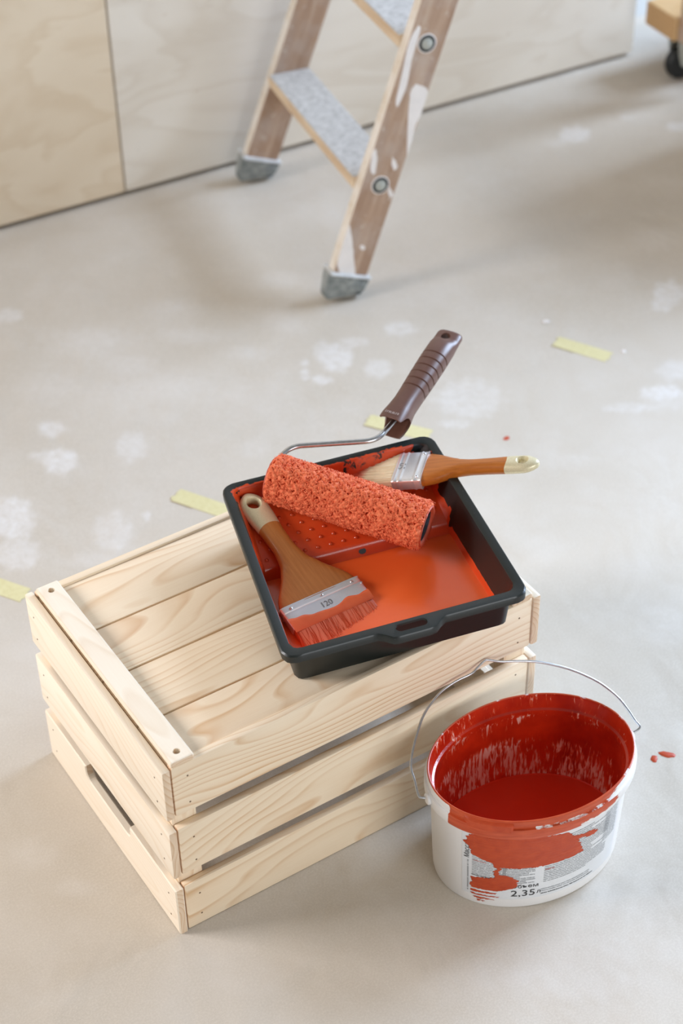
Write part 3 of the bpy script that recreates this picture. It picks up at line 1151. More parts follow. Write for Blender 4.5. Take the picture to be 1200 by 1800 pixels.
def build_roller():
    nu, nv = 300, 300
    V, F, P = [], [], []
    for i in range(nu + 1):
        x = RL * i / nu
        edge = min(i, nu - i) / 10.0
        er = min(1.0, edge)
        for k in range(nv):
            a = 2 * math.pi * k / nv
            cx, cy, cz = x, math.cos(a), math.sin(a)
            # knit rows running slightly spiral
            row = math.sin((x * 640 + a * 3.0)) * math.sin(a * 27 + x * 60)
            q = Vector((x * 205, cy * 5.7, cz * 5.7))
            n1 = mnoise.noise(q)
            n2 = mnoise.noise(q * 2.3 + Vector((9, 3, 1)))
            n3 = mnoise.noise(Vector((x * 60, cy * 1.6, cz * 1.6)) + Vector((4, 4, 4)))
            d = 0.0017 * n1 + 0.0014 * n2 + 0.0006 * row + 0.0010 * n3
            pit = max(0.0, -(n1 + 0.6 * n2) - 0.30)
            d -= 0.0065 * pit
            r = RR + d - (1 - math.sqrt(max(0, 1 - (1 - er) ** 2))) * 0.004
            V.append((x + 0.0007 * n2, r * cy, r * cz))
            P.append(pit)
    for i in range(nu):
        for k in range(nv):
            a, b = i * nv + k, i * nv + (k + 1) % nv
            F.append((a, a + nv, b + nv, b))
    me = bpy.data.meshes.new('nap_sleeve')
    me.from_pydata(V, [], F)
    o = mesh_obj('nap_sleeve', me, M_NAP, roller, smooth=True)
    o['label'] = 'fluffy terracotta nap sleeve'
    # frayed end rings of the sleeve: annulus between nap and core
    core_r = 0.0185
    for xe, sgn, nm in ((0.0, -1, 'sleeve_edge'), (RL, 1, 'sleeve_edge')):
        Vr, Fr = [], []
        m = 96
        rows = ((RR - 0.0035, 0.0), (RR - 0.0042, 0.0012 * sgn), ((RR + core_r) / 2, 0.0015 * sgn), (core_r + 0.0004, 0.0002 * sgn), (core_r, -0.004 * sgn), (core_r, -0.02 * sgn))
        for r, dx in rows:
            for k in range(m):
                a = 2 * math.pi * k / m
                w = 0.0006 * mnoise.noise((math.cos(a) * 6, math.sin(a) * 6, r * 900))
                Vr.append((xe + dx + w, (r + w) * math.cos(a), (r + w) * math.sin(a)))
        for i in range(len(rows) - 1):
            for k in range(m):
                a, b = i * m + k, i * m + (k + 1) % m
                Fr.append((a, b, b + m, a + m))
        mobj(nm, Vr, Fr, M_NAP_EDGE, roller, smooth=True)
    # short yarn loops
    V, F = [], []
    for _ in range(5200):
        x = random.uniform(0.002, RL - 0.001)
        a = random.uniform(0, 2 * math.pi)
        rad = Vector((0, math.cos(a), math.sin(a)))
        tan = Vector((0, -math.sin(a), math.cos(a)))
        d = (Vector((random.uniform(-1, 1), 0, 0)) + tan * random.uniform(-1, 1)).normalized()
        w = d.cross(rad) * 0.00042
        L = random.uniform(0.0018, 0.0040)
        b = Vector((x, 0, 0)) + rad * (RR - 0.0006)
        hgt = random.uniform(0.0008, 0.0022)
        pts = [b, b + d * L * 0.35 + rad * hgt, b + d * L * 0.75 + rad * hgt * 0.8, b + d * L]
        s0 = len(V)
        for q in pts:
            V += [q + w, q - w + rad * 0.0002]
        for k in range(3):
            F.append((s0 + 2 * k, s0 + 2 * k + 1, s0 + 2 * k + 3, s0 + 2 * k + 2))
    y = mobj('yarn_loops', V, F, M_NAP, roller)
    y['kind'] = 'stuff'
    # metal core tube and end cap
    v, f = [], []
    m = 48
    for r, x in ((0.0183, 0.004), (0.0183, RL - 0.0015), (0.0170, RL - 0.0015), (0.0170, RL - 0.030), (0.0, RL - 0.030)):
        for k in range(m):
            a = 2 * math.pi * k / m
            v.append((x, r * math.cos(a), r * math.sin(a)))
    for i in range(4):
        for k in range(m):
            a, b = i * m + k, i * m + (k + 1) % m
            f.append((a, b, b + m, a + m))
    c = mobj('core_tube', v, f, M_CHROME, roller, smooth=True, auto=40)
    c['label'] = 'shiny metal core inside the sleeve'
    # wire frame
    W = lambda q: RINV @ TW_(q)
    path = [W((-0.0677 + 0.02 * 0.78, 0.2538 - 0.02 * 0.57, 0.0740 - 0.0036)), W((-0.0728, 0.2606, 0.0745)), W((-0.0365, 0.2880, 0.0825)),
            W((0.0568, 0.2637, 0.0810)), W((0.0904, 0.2932, 0.0812)), W((0.120, 0.3225, 0.0870))]
    v, f = tube(round_path(path, 0.014, 8), 0.0031, 14)
    w = mobj('wire_frame', v, f, M_STEEL, roller, smooth=True, auto=50)
    w['label'] = 'grey steel wire frame'
    # handle: hollow, wide flat mouth near the wire, grooves, hanging hole
    h0, h1 = W((0.0838, 0.2865, 0.0800)), W((0.1945, 0.3955, 0.1012))
    hx = (h1 - h0)
    HL = hx.length
    hx.normalize()
    upl = RINV.to_3x3() @ Vector((0.0, 0.0, 1))
    hz = (upl - hx * upl.dot(hx)).normalized()
    hy = hz.cross(hx)
    HM = Matrix((hx, hy, hz)).transposed().to_4x4()
    HM.translation = h0
    V, F = [], []
    m = 48
    prof = []
    # (x, half width y, half height z, squareness)
    for x, wy, wz, sq in ((0.0, 0.0125, 0.0135, 3.2), (0.004, 0.0124, 0.0136, 3.2), (0.018, 0.0112, 0.0132, 2.9), (0.030, 0.0108, 0.0125, 2.6), (0.045, 0.0112, 0.0123, 2.4),
                          (0.075, 0.0122, 0.0125, 2.3), (0.105, 0.0126, 0.0124, 2.3), (0.112, 0.0126, 0.0121, 2.3), (HL - 0.026, 0.0125, 0.0112, 2.3), (HL - 0.018, 0.0125, 0.0068, 2.4), (HL - 0.012, 0.0124, 0.0054, 2.5),
                          (HL - 0.004, 0.0122, 0.0056, 2.6), (HL - 0.0010, 0.0114, 0.0050, 2.5), (HL, 0.0098, 0.0038, 2.4)):
        prof.append((x, wy, wz, sq))
    xs = sorted(set([q[0] for q in prof] + [0.052 + i * 0.0115 + d for i in range(6) for d in (-0.0011, -0.0005, 0.0, 0.0005, 0.0011)]))
    P_ = np.array(prof)

    def ringpts(x, off=0.0, groove=False):
        wy, wz, sq = (np.interp(x, P_[:, 0], P_[:, c]) for c in (1, 2, 3))
        wy, wz = wy * 1.28, wz * 1.22
        out = []
        for k in range(m):
            a = 2 * math.pi * k / m
            c, s = math.cos(a), math.sin(a)
            yy = math.copysign(abs(c) ** (2 / sq), c) * (wy + off)
            zz = math.copysign(abs(s) ** (2 / sq), s) * (wz + off)
            g = 0.0
            if groove and s > -0.25:
                g = 0.0011
            nrm = math.hypot(yy, zz)
            yy, zz = yy * (1 - g / nrm), zz * (1 - g / nrm)
            # the mouth is cut obliquely: its upper lip reaches further over the wire
            xx = x
            if x < 0.03:
                fwd = (0.006 * max(0.0, min(1.0, (s - 0.35) / 0.3)) + 0.006 * max(0.0, min(1.0, (-s - 0.55) / 0.3)) - 0.013 * max(0.0, 1 - abs((s + 0.1) / 0.75)) ** 0.8) * (1 - x / 0.03)
                xx = x - fwd
            out.append((xx, yy, zz))
        return out
    rows = []
    for x in xs:
        gv = any(abs(x - (0.052 + i * 0.0115)) < 0.0006 for i in range(6))
        rows.append(ringpts(x, 0, gv))
    inner = [ringpts(x, -0.0016) for x in (0.0, 0.02, 0.04)]
    allr = inner[::-1] + rows
    for r in allr:
        V += r
    for i in range(len(allr) - 1):
        for k in range(m):
            a, b = i * m + k, i * m + (k + 1) % m
            F.append((a, b, b + m, a + m))
    F.append(tuple(range(m))[::-1])
    F.append(tuple(range((len(allr) - 1) * m, len(allr) * m)))
    h = mobj('handle', V, F, M_BROWN, roller, smooth=True, matrix=HM)
    h['label'] = 'brown plastic handle with grooves and hanging hole'
    v, f = lathe([(0.0056, -0.03), (0.0056, 0.03)], 24)
    c = mobj('cutter', v, f, None, h, matrix=Matrix.Translation((HL - 0.012, 0.0015, 0)))
    bool_diff(h, [c])
    h.data.polygons.foreach_set('use_smooth', [True] * len(h.data.polygons))
    h.data.set_sharp_from_angle(angle=math.radians(45))
    # raised maker lettering near the mouth
    # (worn beyond reading: upright strokes with short arms)
    rl = random.Random(3)
    tv, tf = [], []

    def bar(x0, y0, x1, y1):
        b = len(tv)
        tv.extend([(x0, y0), (x1, y0), (x1, y1), (x0, y1)])
        tf.append((b, b + 1, b + 2, b + 3))
    for q in range(8):
        x0 = q * 0.0020
        bar(x0, 0, x0 + 0.0005, 0.0030)
        if rl.random() > 0.35:
            bar(x0 + 0.0010, 0, x0 + 0.0014, 0.0030)
        yb = rl.choice((0.0, 0.0013, 0.0025))
        bar(x0, yb, x0 + 0.0013, yb + 0.0005)
    V = [(-0.0005 + y, -(x - 0.0080) * 1.05, 0.0167 + 0.0004) for x, y in tv]
    e = mobj('embossed_text', V, tf, M_LETTER, h, smooth=False)
    e['label'] = 'raised lettering on the handle mouth'


def text_mesh(s, size):
    c = bpy.data.curves.new('txt', 'FONT')
    c.body = s
    c.size = size
    c.resolution_u = 3
    o = bpy.data.objects.new('txt', c)
    COL.objects.link(o)
    dg = bpy.context.evaluated_depsgraph_get()
    dg.update()
    me = bpy.data.meshes.new_from_object(o.evaluated_get(dg), depsgraph=dg)
    v = [(q.co.x, q.co.y) for q in me.vertices]
    f = [tuple(p.vertices) for p in me.polygons]
    bpy.data.objects.remove(o)
    bpy.data.meshes.remove(me)
    bpy.data.curves.remove(c)
    return v, f


build_roller()

# ------------------------------------------------------------------ brushes
def build_brush(name, label, origin, direction, upv, W, fer_len, fer_t, hand_len, bris_len, hmat, bmat, prof, number, paint_fer=False, droop=0.0, rivets=3, ridges=(0.3, 0.75), flip=False, fray=1.0):
    """origin: centre of the ferrule's handle-side edge; +x local towards handle end, +y width, +z up"""
    x = direction.normalized()
    z = (upv - x * upv.dot(x)).normalized()
    y = z.cross(x)
    rot = Matrix((x, y, z)).transposed()
    br = thing(name, label, 'paint brush', origin, rot)
    # ---- handle
    n = 40
    V, F = [], []
    P_ = np.array(prof)
    xs = np.unique(np.concatenate([np.linspace(0, hand_len, 40), hand_len - np.array([0.006, 0.004, 0.0025, 0.0012, 0.0004, 0])]))
    m = 32

    def cubic(xq, col):
        return float(np.interp(xq, fine_x, fine[col]))
    # smooth the control profile
    fine_x = np.linspace(0, hand_len, 200)
    fine = {}
    for col in (1, 2):
        yv = np.interp(fine_x, P_[:, 0] * hand_len, P_[:, col])
        ker = np.hanning(21)
        ker /= ker.sum()
        pad = np.concatenate([np.full(10, yv[0]), yv, np.full(10, yv[-1])])
        fine[col] = np.convolve(pad, ker, 'valid')
    for xq in xs:
        wy, wz = cubic(xq, 1), cubic(xq, 2)
        d = hand_len - xq
        tipr = 0.016
        if d < tipr:
            k = math.sqrt(max(0.0, 1 - (1 - d / tipr) ** 2))
            wy *= max(0.08, k)
            wz *= max(0.25, k ** 0.6)
        sq = 3.2 if xq < hand_len * 0.3 else 2.4
        for k in range(m):
            a = 2 * math.pi * k / m
            c, s = math.cos(a), math.sin(a)
            V.append((xq, math.copysign(abs(c) ** (2 / sq), c) * wy, math.copysign(abs(s) ** (2 / sq), s) * wz))
    for i in range(len(xs) - 1):
        for k in range(m):
            a, b = i * m + k, i * m + (k + 1) % m
            F.append((a, b, b + m, a + m))
    F.append(tuple(range(m))[::-1])
    F.append(tuple(range((len(xs) - 1) * m, len(xs) * m)))
    h = mobj('handle', V, F, hmat, br, smooth=True)
    hr = fine[1][-30] * 0.46
    v, f = lathe([(hr * 1.5, -0.04), (hr, -0.0035), (hr, 0.0035), (hr * 1.5, 0.04)], 28)
    v, f = lathe([(hr + 0.004, -0.0105), (hr, -0.0045), (hr, 0.0045), (hr + 0.004, 0.0105)], 28)
    cu = mobj('cutter', v, f, None, h, matrix=Matrix.Translation((hand_len - 0.0175, 0, 0)))
    bool_diff(h, [cu])
    h.data.polygons.foreach_set('use_smooth', [True] * len(h.data.polygons))
    h.data.set_sharp_from_angle(angle=math.radians(40))
    h['label'] = 'varnished brown wooden handle with gold end'
    # ---- ferrule
    V, F = [], []
    segs = 30
    hw, ht = W / 2, fer_t / 2
    pts = []
    for k in range(48):
        a = 2 * math.pi * k / 48
        c, s = math.cos(a), math.sin(a)
        e = 9.0
        pts.append((math.copysign(abs(c) ** (2 / e), c) * hw, math.copysign(abs(s) ** (2 / e), s) * ht))
    stations = []
    for i in range(segs + 1):
        q = i / segs
        off = 0.0
        for rx in ridges:
            off += 0.0007 * math.exp(-((q - rx) / 0.035) ** 2)
        off += 0.0006 * math.exp(-(q / 0.03) ** 2)
        stations.append((0.0015 - fer_len * q, off))
    for x_, off in stations:
        for (yy, zz) in pts:
            V.append((x_, yy + math.copysign(off, yy), zz + math.copysign(off, zz)))
    mm = len(pts)
    for i in range(segs):
        for k in range(mm):
            a, b = i * mm + k, i * mm + (k + 1) % mm
            F.append((a, a + mm, b + mm, b))
    F.append(tuple(range(mm)))
    F.append(tuple(range(segs * mm, (segs + 1) * mm))[::-1])
    fe = mobj('ferrule', V, F, M_TIN, br, smooth=True, auto=35)
    fe['label'] = 'shiny tin ferrule'
    for i in range(rivets):
        yy = (i / (rivets - 1) - 0.5) * W * 0.78
        v, f = lathe([(0.0017, -0.0005), (0.0017, 0.0004), (0.0011, 0.0010)], 12)
        mobj('rivet', v, f, M_CHROME, fe, smooth=True, auto=50, matrix=Matrix.Translation((-fer_len * 0.10, yy, ht + 0.0001)))
    tv, tf = text_mesh(number, fer_len * 0.34)
    cx = (max(q[0] for q in tv) + min(q[0] for q in tv)) / 2
    sg = -1 if flip else 1
    V = [(-fer_len * 0.62 + sg * q[1] * 1.0, -sg * (q[0] - cx) , ht + 0.0004) for q in tv]
    t = mobj('stamped_number', V, tf, plain('stamped_grey', (0.35, 0.35, 0.36, 1), 0.3, 0.8), fe)
    t['label'] = 'stamped size number'
    # ---- bristles: block plus many loose hairs (local x of this part: 0 at ferrule -> tips)
    BM = Matrix.Translation((0.0015 - fer_len + 0.001, 0, 0)) @ Matrix.Rotation(math.pi, 4, 'Z')
    V, F = [], []
    nb, mb = 10, 36
    for i in range(nb + 1):
        q = i / nb
        for k in range(mb):
            a = 2 * math.pi * k / mb
            c, s = math.cos(a), math.sin(a)
            e = 7
            yy = math.copysign(abs(c) ** (2 / e), c) * (hw - 0.0012) * (1 + 0.03 * q * fray)
            zz = math.copysign(abs(s) ** (2 / e), s) * (ht - 0.001) * (1 - 0.62 * q)
            L = bris_len * (0.93 + 0.05 * mnoise.noise((yy * 300, 0, 1)))
            V.append((L * q, yy, zz + droop * q * q))
    for i in range(nb):
        for k in range(mb):
            a, b = i * mb + k, i * mb + (k + 1) % mb
            F.append((a, b, b + mb, a + mb))
    F.append(tuple(range(mb))[::-1])
    F.append(tuple(range(nb * mb, (nb + 1) * mb)))
    body = mobj('bristles', V, F, bmat, br, smooth=True, matrix=BM)
    V, F = [], []
    for _ in range(900):
        y0 = random.uniform(-1, 1) * (hw - 0.001)
        z0 = random.uniform(-0.9, 1.0) * (ht - 0.0008)
        dy = random.gauss(0, 0.0022) * fray
        dz = random.gauss(0, 0.0008) + 0.0006 * fray
        L = bris_len * random.uniform(0.86, 1.06)
        w = 0.00022
        s0 = len(V)
        for q in (0.0, 0.4, 0.75, 1.0):
            zc = z0 * (1 - 0.55 * q) + droop * q * q + dz * q * q
            yc = y0 * (1 + 0.03 * q * fray) + dy * q * q
            ww = w * (1 - 0.5 * q)
            V += [(L * q, yc - ww, zc), (L * q, yc + ww, zc), (L * q, yc, zc + ww * 1.6)]
        for k in range(3):
            for j in range(3):
                a, b = s0 + 3 * k + j, s0 + 3 * k + (j + 1) % 3
                F.append((a, b, b + 3, a + 3))
    hr_ = mobj('loose_hairs', V, F, bmat, body)
    hr_['kind'] = 'stuff'
    return br, fe


HB1 = brush_handle('brush_handle_large', srgb(172, 106, 50), srgb(190, 122, 62), 0.1060)
HB2 = brush_handle('brush_handle_small', srgb(160, 88, 26), srgb(186, 108, 36), 0.0945)
BB1 = bristle_mat('bristle_soaked', srgb(214, 104, 66), srgb(236, 112, 62), 0.0, 0.03)
BB2 = bristle_mat('bristle_cream', srgb(240, 226, 194), srgb(200, 86, 58), 0.034, 0.042)

# large brush: ferrule in the paint, handle on the ramp
o1 = TW_((-0.0612, 0.1140, 0.0160))
tip1 = TW_((-0.0985, 0.2600, 0.0535))
d1 = tip1 - o1
hl1 = d1.length
prof1 = [(0.0, 0.0475, 0.0070), (0.02, 0.0475, 0.0070), (0.10, 0.0420, 0.0072), (0.22, 0.0270, 0.0076), (0.34, 0.0165, 0.0078), (0.46, 0.0125, 0.0078), (0.62, 0.0128, 0.0078), (0.75, 0.0150, 0.0076), (0.86, 0.0158, 0.0074), (0.95, 0.0138, 0.0068), (1.0, 0.0110, 0.0062)]
b1, fer1 = build_brush('paint_brush', 'wide paint brush with soaked bristles in the tray, gold-tipped brown handle', o1, d1, TD_((0.06, 0, 1)), 0.097, 0.0285, 0.0135, hl1, 0.036, HB1, BB1, prof1, '120', droop=-0.0005, ridges=(0.30,), fray=1.3)

# paint climbing over the large brush's ferrule
def ferrule_paint():
    fl = 0.0285
    V, F = [], []
    nx = 70
    hw, ht = 0.0483, 0.00675
    for i in range(nx + 1):
        y = -hw + 2 * hw * i / nx
        u = i / nx
        reach = 0.0075 + 0.0035 * mnoise.noise((y * 70, 3, 0)) + 0.0022 * math.sin(u * 9) + 0.004 * u ** 3
        x1 = 0.0015 - fl - 0.004
        for q in range(9):
            t = q / 8
            x = x1 + (reach + 0.004) * t
            z = ht + 0.0008 * math.sin(math.pi * min(1, t * 1.1)) ** 0.5 + (0.0002 if t < 0.99 else -0.0003) - (0.0016 * (1 - t) ** 2)
            V.append((x, y, z))
    for i in range(nx):
        for q in range(8):
            a = i * 9 + q
            F.append((a, a + 1, a + 10, a + 9))
    p = mobj('paint_coat', V, F, M_COAT, fer1, smooth=True)
    p['label'] = 'terracotta paint coating the ferrule edge'


ferrule_paint()

# small brush: bristles on the ramp, handle over the right rim
o2 = TW_((0.0975, 0.2210, 0.0585))
tip2 = TW_((0.2045, 0.1535, 0.0865))
d2 = tip2 - o2
hl2 = d2.length
prof2 = [(0.0, 0.0250, 0.0072), (0.03, 0.0250, 0.0072), (0.12, 0.0215, 0.0076), (0.26, 0.0125, 0.0080), (0.42, 0.0092, 0.0078), (0.60, 0.0100, 0.0076), (0.75, 0.0115, 0.0074), (0.88, 0.0120, 0.0070), (1.0, 0.0095, 0.0060)]
build_brush('paint_brush', 'narrow paint brush with cream bristles, handle resting over the right tray rim', o2, d2, TD_((0, 0, 1)), 0.0515, 0.034, 0.0145, hl2, 0.047, HB2, BB2, prof2, '50', droop=0.002, rivets=2, ridges=(0.22, 0.72, 0.90), flip=True, fray=1.0)

# ------------------------------------------------------------------ bucket
BC, BA, BB_, BPH = Vector((0.373, -0.105, 0)), 0.1136, 0.085, math.radians(-9.7)
bucket = thing('paint_bucket', 'oval white plastic bucket smeared with terracotta paint, wire handle up', 'bucket', BC, Matrix.Rotation(BPH, 3, 'Z'))
BINV = (Matrix.Translation(BC) @ Matrix.Rotation(BPH, 4, 'Z')).inverted()


def bs(z):
    return 0.925 + (0.97 - 0.925) * z / 0.117


def bpt(phi, z, s, off=0.0):
    """point on ellipse scaled s at height z, moved outwards by off"""
    c, sn = math.cos(phi), math.sin(phi)
    nx, ny = c / BA, sn / BB_
    L = math.hypot(nx, ny)
    return (BA * s * c + off * nx / L, BB_ * s * sn + off * ny / L, z)


def build_bucket():
    n = 360

    def shell(name, prof, mat, closed_bottom=True, attr=None, cap_last=False):
        V, F, A = [], [], []
        for (s, z, off) in prof:
            for k in range(n):
                a = 2 * math.pi * k / n
                V.append(bpt(a, z, s, off))
                A.append(attr(math.degrees(a), z, off) if attr else 0.0)
        for i in range(len(prof) - 1):
            for k in range(n):
                a, b = i * n + k, i * n + (k + 1) % n
                F.append((a, b, b + n, a + n))
        if closed_bottom:
            F.append(tuple(range(n))[::-1])
        if cap_last:
            F.append(tuple(range((len(prof) - 1) * n, len(prof) * n)))
        me = bpy.data.meshes.new(name)
        me.from_pydata(V, [], F)
        if attr:
            at = me.attributes.new('paint', 'FLOAT', 'POINT')
            at.data.foreach_set('value', A)
        return mesh_obj(name, me, mat, bucket, smooth=True, auto=40)

    def amask(deg, z, off):
        d = (deg + 180) % 360 - 180
        if z < 0.12:
            return 0.0
        front = -163 < d < -42
        top = z > 0.1455
        if front:
            e = min(1.0, (d + 163) / 3.0) * min(1.0, (-42 - d) / 26.0)
            base = 0.80
            if z < 0.127 and d > -85:
                base = 0.42
            if abs(z - 0.1375) < 0.0012 and d > -110:
                base = 0.50
            return base * e + (0.35 if top else 0)
        if top:
            return 0.60
        return 0.06

    body = [(bs(0) - 0.02, 0.0, 0), (bs(0) - 0.006, 0.0006, 0), (bs(0), 0.004, 0)] + [(bs(z), z, 0) for z in (0.02, 0.04, 0.06, 0.08, 0.10, 0.118)] + [(bs(0.118) + 0.004, 0.1215, 0)]
    collar = [(1.0, 0.1222, 0.000), (1.0, 0.1228, 0.0028), (1.0, 0.1255, 0.0034), (1.0, 0.131, 0.0034), (1.0, 0.1355, 0.0034), (1.0, 0.1368, 0.0030), (1.0, 0.1372, 0.0010), (1.0, 0.1385, 0.0008),
              (1.0, 0.1420, 0.0008), (1.0, 0.1455, 0.0010), (1.0, 0.1470, 0.0004), (1.0, 0.1474, -0.0006), (1.0, 0.1470, -0.0016)]
    b = shell('bucket_shell', body + collar, M_BUCKET, True, amask)
    b['label'] = 'white plastic body with a ribbed collar'
    inner = [(1.0, 0.1470, -0.0016), (1.0, 0.1440, -0.0026), (0.985, 0.1320, -0.0026), (0.980, 0.1290, -0.0028), (0.968, 0.1275, -0.0040), (0.962, 0.124, -0.0040)]
    inner += [(bs(z) - 0.012, z, -0.0008) for z in (0.115, 0.10, 0.08, 0.06, 0.04, 0.02, 0.006)]
    i_ = shell('inner_wall', inner, M_BUCKET_IN, False, None, True)
    i_['label'] = 'inside wall streaked with dark red paint'
    # remaining paint
    lvl = 0.0255
    prof = [(bs(lvl) - 0.012, lvl + 0.0012, -0.0010), (bs(lvl) - 0.020, lvl + 0.0001, -0.0010), (bs(lvl) - 0.05, lvl, 0), (0.4, lvl, 0), (0.02, lvl, 0)]
    p = shell('leftover_paint', prof, M_BUCKET_PAINT, False, None, True)
    p['label'] = 'dark red paint left at the bottom'
    # lug under the rim at the front
    V, F = [], []
    a0, a1 = math.radians(-150), math.radians(-121)
    m = 26
    for i in range(m + 1):
        a = a0 + (a1 - a0) * i / m
        t = i / m
        o_ = 0.0032 * min(1, 6 * t) * (1 if t < 0.97 else 0.3)
        for z, k in ((0.1350, 0.0), (0.1352, 1.0), (0.1440, 1.0), (0.1455, 0.0)):
            V.append(bpt(a, z, 1.0, 0.0004 + o_ * k + 0.001 * k))
    for i in range(m):
        for q in range(3):
            a = i * 4 + q
            F.append((a, a + 4, a + 5, a + 1))
    F.append((0, 1, 2, 3))
    F.append(tuple(m * 4 + q for q in (3, 2, 1, 0)))
    lug = mobj('pull_lug', V, F, M_SMEAR, bucket, smooth=True, auto=40)
    lug['label'] = 'paint-covered pull tab under the rim'
    # label film
    V, F = [], []
    d0, d1 = -153.0, -46.0
    mm = 80
    for i in range(mm + 1):
        d = math.radians(d0 + (d1 - d0) * i / mm)
        for z in (0.0148, 0.05, 0.085, 0.1165):
            V.append(bpt(d, z, bs(z), 0.00025))
    for i in range(mm):
        for q in range(3):
            a = i * 4 + q
            F.append((a, a + 4, a + 5, a + 1))
    lb = mobj('label', V, F, M_LABEL, bucket, smooth=True)
    lb['label'] = 'pale printed label film around the front'

    # arc-length table for wrapping flat print
    ang = np.radians(np.linspace(-165, -30, 800))
    zref = 0.05
    pts = np.array([bpt(a, zref, bs(zref)) for a in ang])
    arc = np.concatenate([[0], np.cumsum(np.linalg.norm(np.diff(pts, axis=0), axis=1))])

    def wrap(name, flat, faces, deg, z0, off, mat, parent, vertical=False):
        s0 = np.interp(math.radians(deg), ang, arc)
        V = []
        for x, y in flat:
            if vertical:
                x, y = -y, x
            a = np.interp(s0 + x, arc, ang)
            z = z0 + y
            V.append(bpt(a, z, bs(z), off))
        return mobj(name, V, faces, mat, parent)

    tv, tf = text_mesh('2,35', 0.0142)
    wrap('volume_number', [(x * 1.12, y) for x, y in tv], tf, -120.6, 0.0205, 0.0007, M_INK, lb)['label'] = 'bold black print 2,35'
    tv, tf = text_mesh('л', 0.0085)
    wrap('unit_letter', tv, tf, -105.0, 0.0225, 0.0007, M_INK, lb)
    tv, tf = text_mesh('Объем', 0.0082)
    wrap('volume_word', [(x * 1.1, y) for x, y in tv], tf, -120.6, 0.0345, 0.0007, M_INK, lb)
    tv, tf = text_mesh('Масса', 0.0080)
    wrap('mass_word', tv, tf, -147.6, 0.0745, 0.0007, M_INK, lb, True)
    # lines of small print (as illegible dashes), red headings
    rr = random.Random(5)

    def lines(name, deg0, width, z0, z1, dz, mat, hgt=0.0011, skew=0.0, gap=0.0011):
        flat, F = [], []
        z = z0
        while z > z1:
            x = 0.0
            wmax = width * (1 if rr.random() > 0.25 else rr.uniform(0.5, 0.95))
            while x < wmax:
                wl = rr.uniform(0.0028, 0.0085)
                x2 = min(x + wl, wmax)
                b0 = len(flat)
                # each word a row of tiny letter strokes
                q = x
                while q < x2:
                    b0 = len(flat)
                    hh = hgt * rr.choice((1, 1, 1, 1.35))
                    flat.extend([(q, z), (q + 0.0006, z), (q + 0.0006, z + hh), (q, z + hh)])
                    F.append((b0, b0 + 1, b0 + 2, b0 + 3))
                    q += 0.0009
                x = x2 + gap
            z -= dz
        o = wrap(name, flat, F, deg0, 0.0, 0.0006, mat, lb)
        o['kind'] = 'stuff'
        return o
    lines('small_print', -145.5, 0.036, 0.0810, 0.0500, 0.0027, M_PRINT)
    lines('small_print', -126.0, 0.034, 0.0665, 0.0400, 0.0027, M_PRINT)
    lines('small_print', -101.5, 0.080, 0.1080, 0.0390, 0.0031, M_PRINT)
    lines('small_print', -62.0, 0.022, 0.1080, 0.0600, 0.0029, M_PRINT)
    lines('small_print', -102.5, 0.060, 0.0270, 0.0235, 0.0032, M_PRINT)
    lines('footer_print', -102.5, 0.066, 0.0195, 0.0175, 0.003, M_INK, 0.0013)
    lines('red_heading', -145.0, 0.014, 0.0845, 0.0835, 0.003, M_REDINK)
    lines('red_heading', -144.8, 0.014, 0.0735, 0.0725, 0.003, M_REDINK)
    lines('red_heading', -101.0, 0.010, 0.0600, 0.0590, 0.003, M_REDINK)
    lines('barcode_line', -145.8, 0.030, 0.0485, 0.0475, 0.003, M_INK, 0.0016)
    flat, F = [], []
    z = 0.020
    while z < 0.072:
        flat0 = len(flat)
        flat += [(0.0, z), (0.0013, z), (0.0013, z + 0.0007), (0.0, z + 0.0007)]
        F.append((flat0, flat0 + 1, flat0 + 2, flat0 + 3))
        z += 0.0010 if rr.random() > 0.15 else 0.0022
    o = wrap('vertical_print', flat, F, -148.9, 0.0, 0.0006, M_PRINT, lb)
    o['kind'] = 'stuff'

    # paint smears: cells inside ragged outlines, hugging the wall
    def smear(poly, ragged, label, off=0.0010, dphi=0.30, dz=0.0006):
        poly = np.array(poly)
        d = np.arange(poly[:, 0].min() - 3, poly[:, 0].max() + 3, dphi)
        z = np.arange(max(0.003, poly[:, 1].min() - 0.003), poly[:, 1].max() + 0.003, dz)
        D, Z = np.meshgrid(d, z)
        # brush-stroke raggedness: shift columns by noise that is streaky along the stroke
        nz1 = np.array([[mnoise.noise((0.05 * a, 330 * b, 2.0)) for a in d] for b in z])
        nz2 = np.array([[mnoise.noise((0.5 * a, 420 * b, 7.0)) for a in d] for b in z])
        Dp = D + ragged * 5.0 * nz1
        Zp = Z + 0.0012 * nz2
        ins = np.zeros(D.shape, bool)
        j = len(poly) - 1
        for i in range(len(poly)):
            xi, yi = poly[i]
            xj, yj = poly[j]
            c = ((yi > Zp) != (yj > Zp)) & (Dp < (xj - xi) * (Zp - yi) / (yj - yi + 1e-12) + xi)
            ins ^= c
            j = i
        V, F, ids = [], [], {}

        def vid(i, j):
            if (i, j) not in ids:
                inside = 1.0
                for di, dj in ((-1, -1), (-1, 0), (0, -1), (0, 0)):
                    a, b = i + di, j + dj
                    if a < 0 or b < 0 or a >= ins.shape[0] or b >= ins.shape[1] or not ins[a, b]:
                        inside = 0.0
                dd, zz = d[0] + (j - 0.5) * dphi, z[0] + (i - 0.5) * dz
                h = 0.0004 + inside * (off * 0.5 + 0.00035 * mnoise.noise((0.04 * dd, zz * 900, 4)))
                ids[(i, j)] = len(V)
                V.append(bpt(math.radians(dd), zz, bs(zz), h))
            return ids[(i, j)]
        for i, j in zip(*np.nonzero(ins)):
            F.append((vid(i, j), vid(i, j + 1), vid(i + 1, j + 1), vid(i + 1, j)))
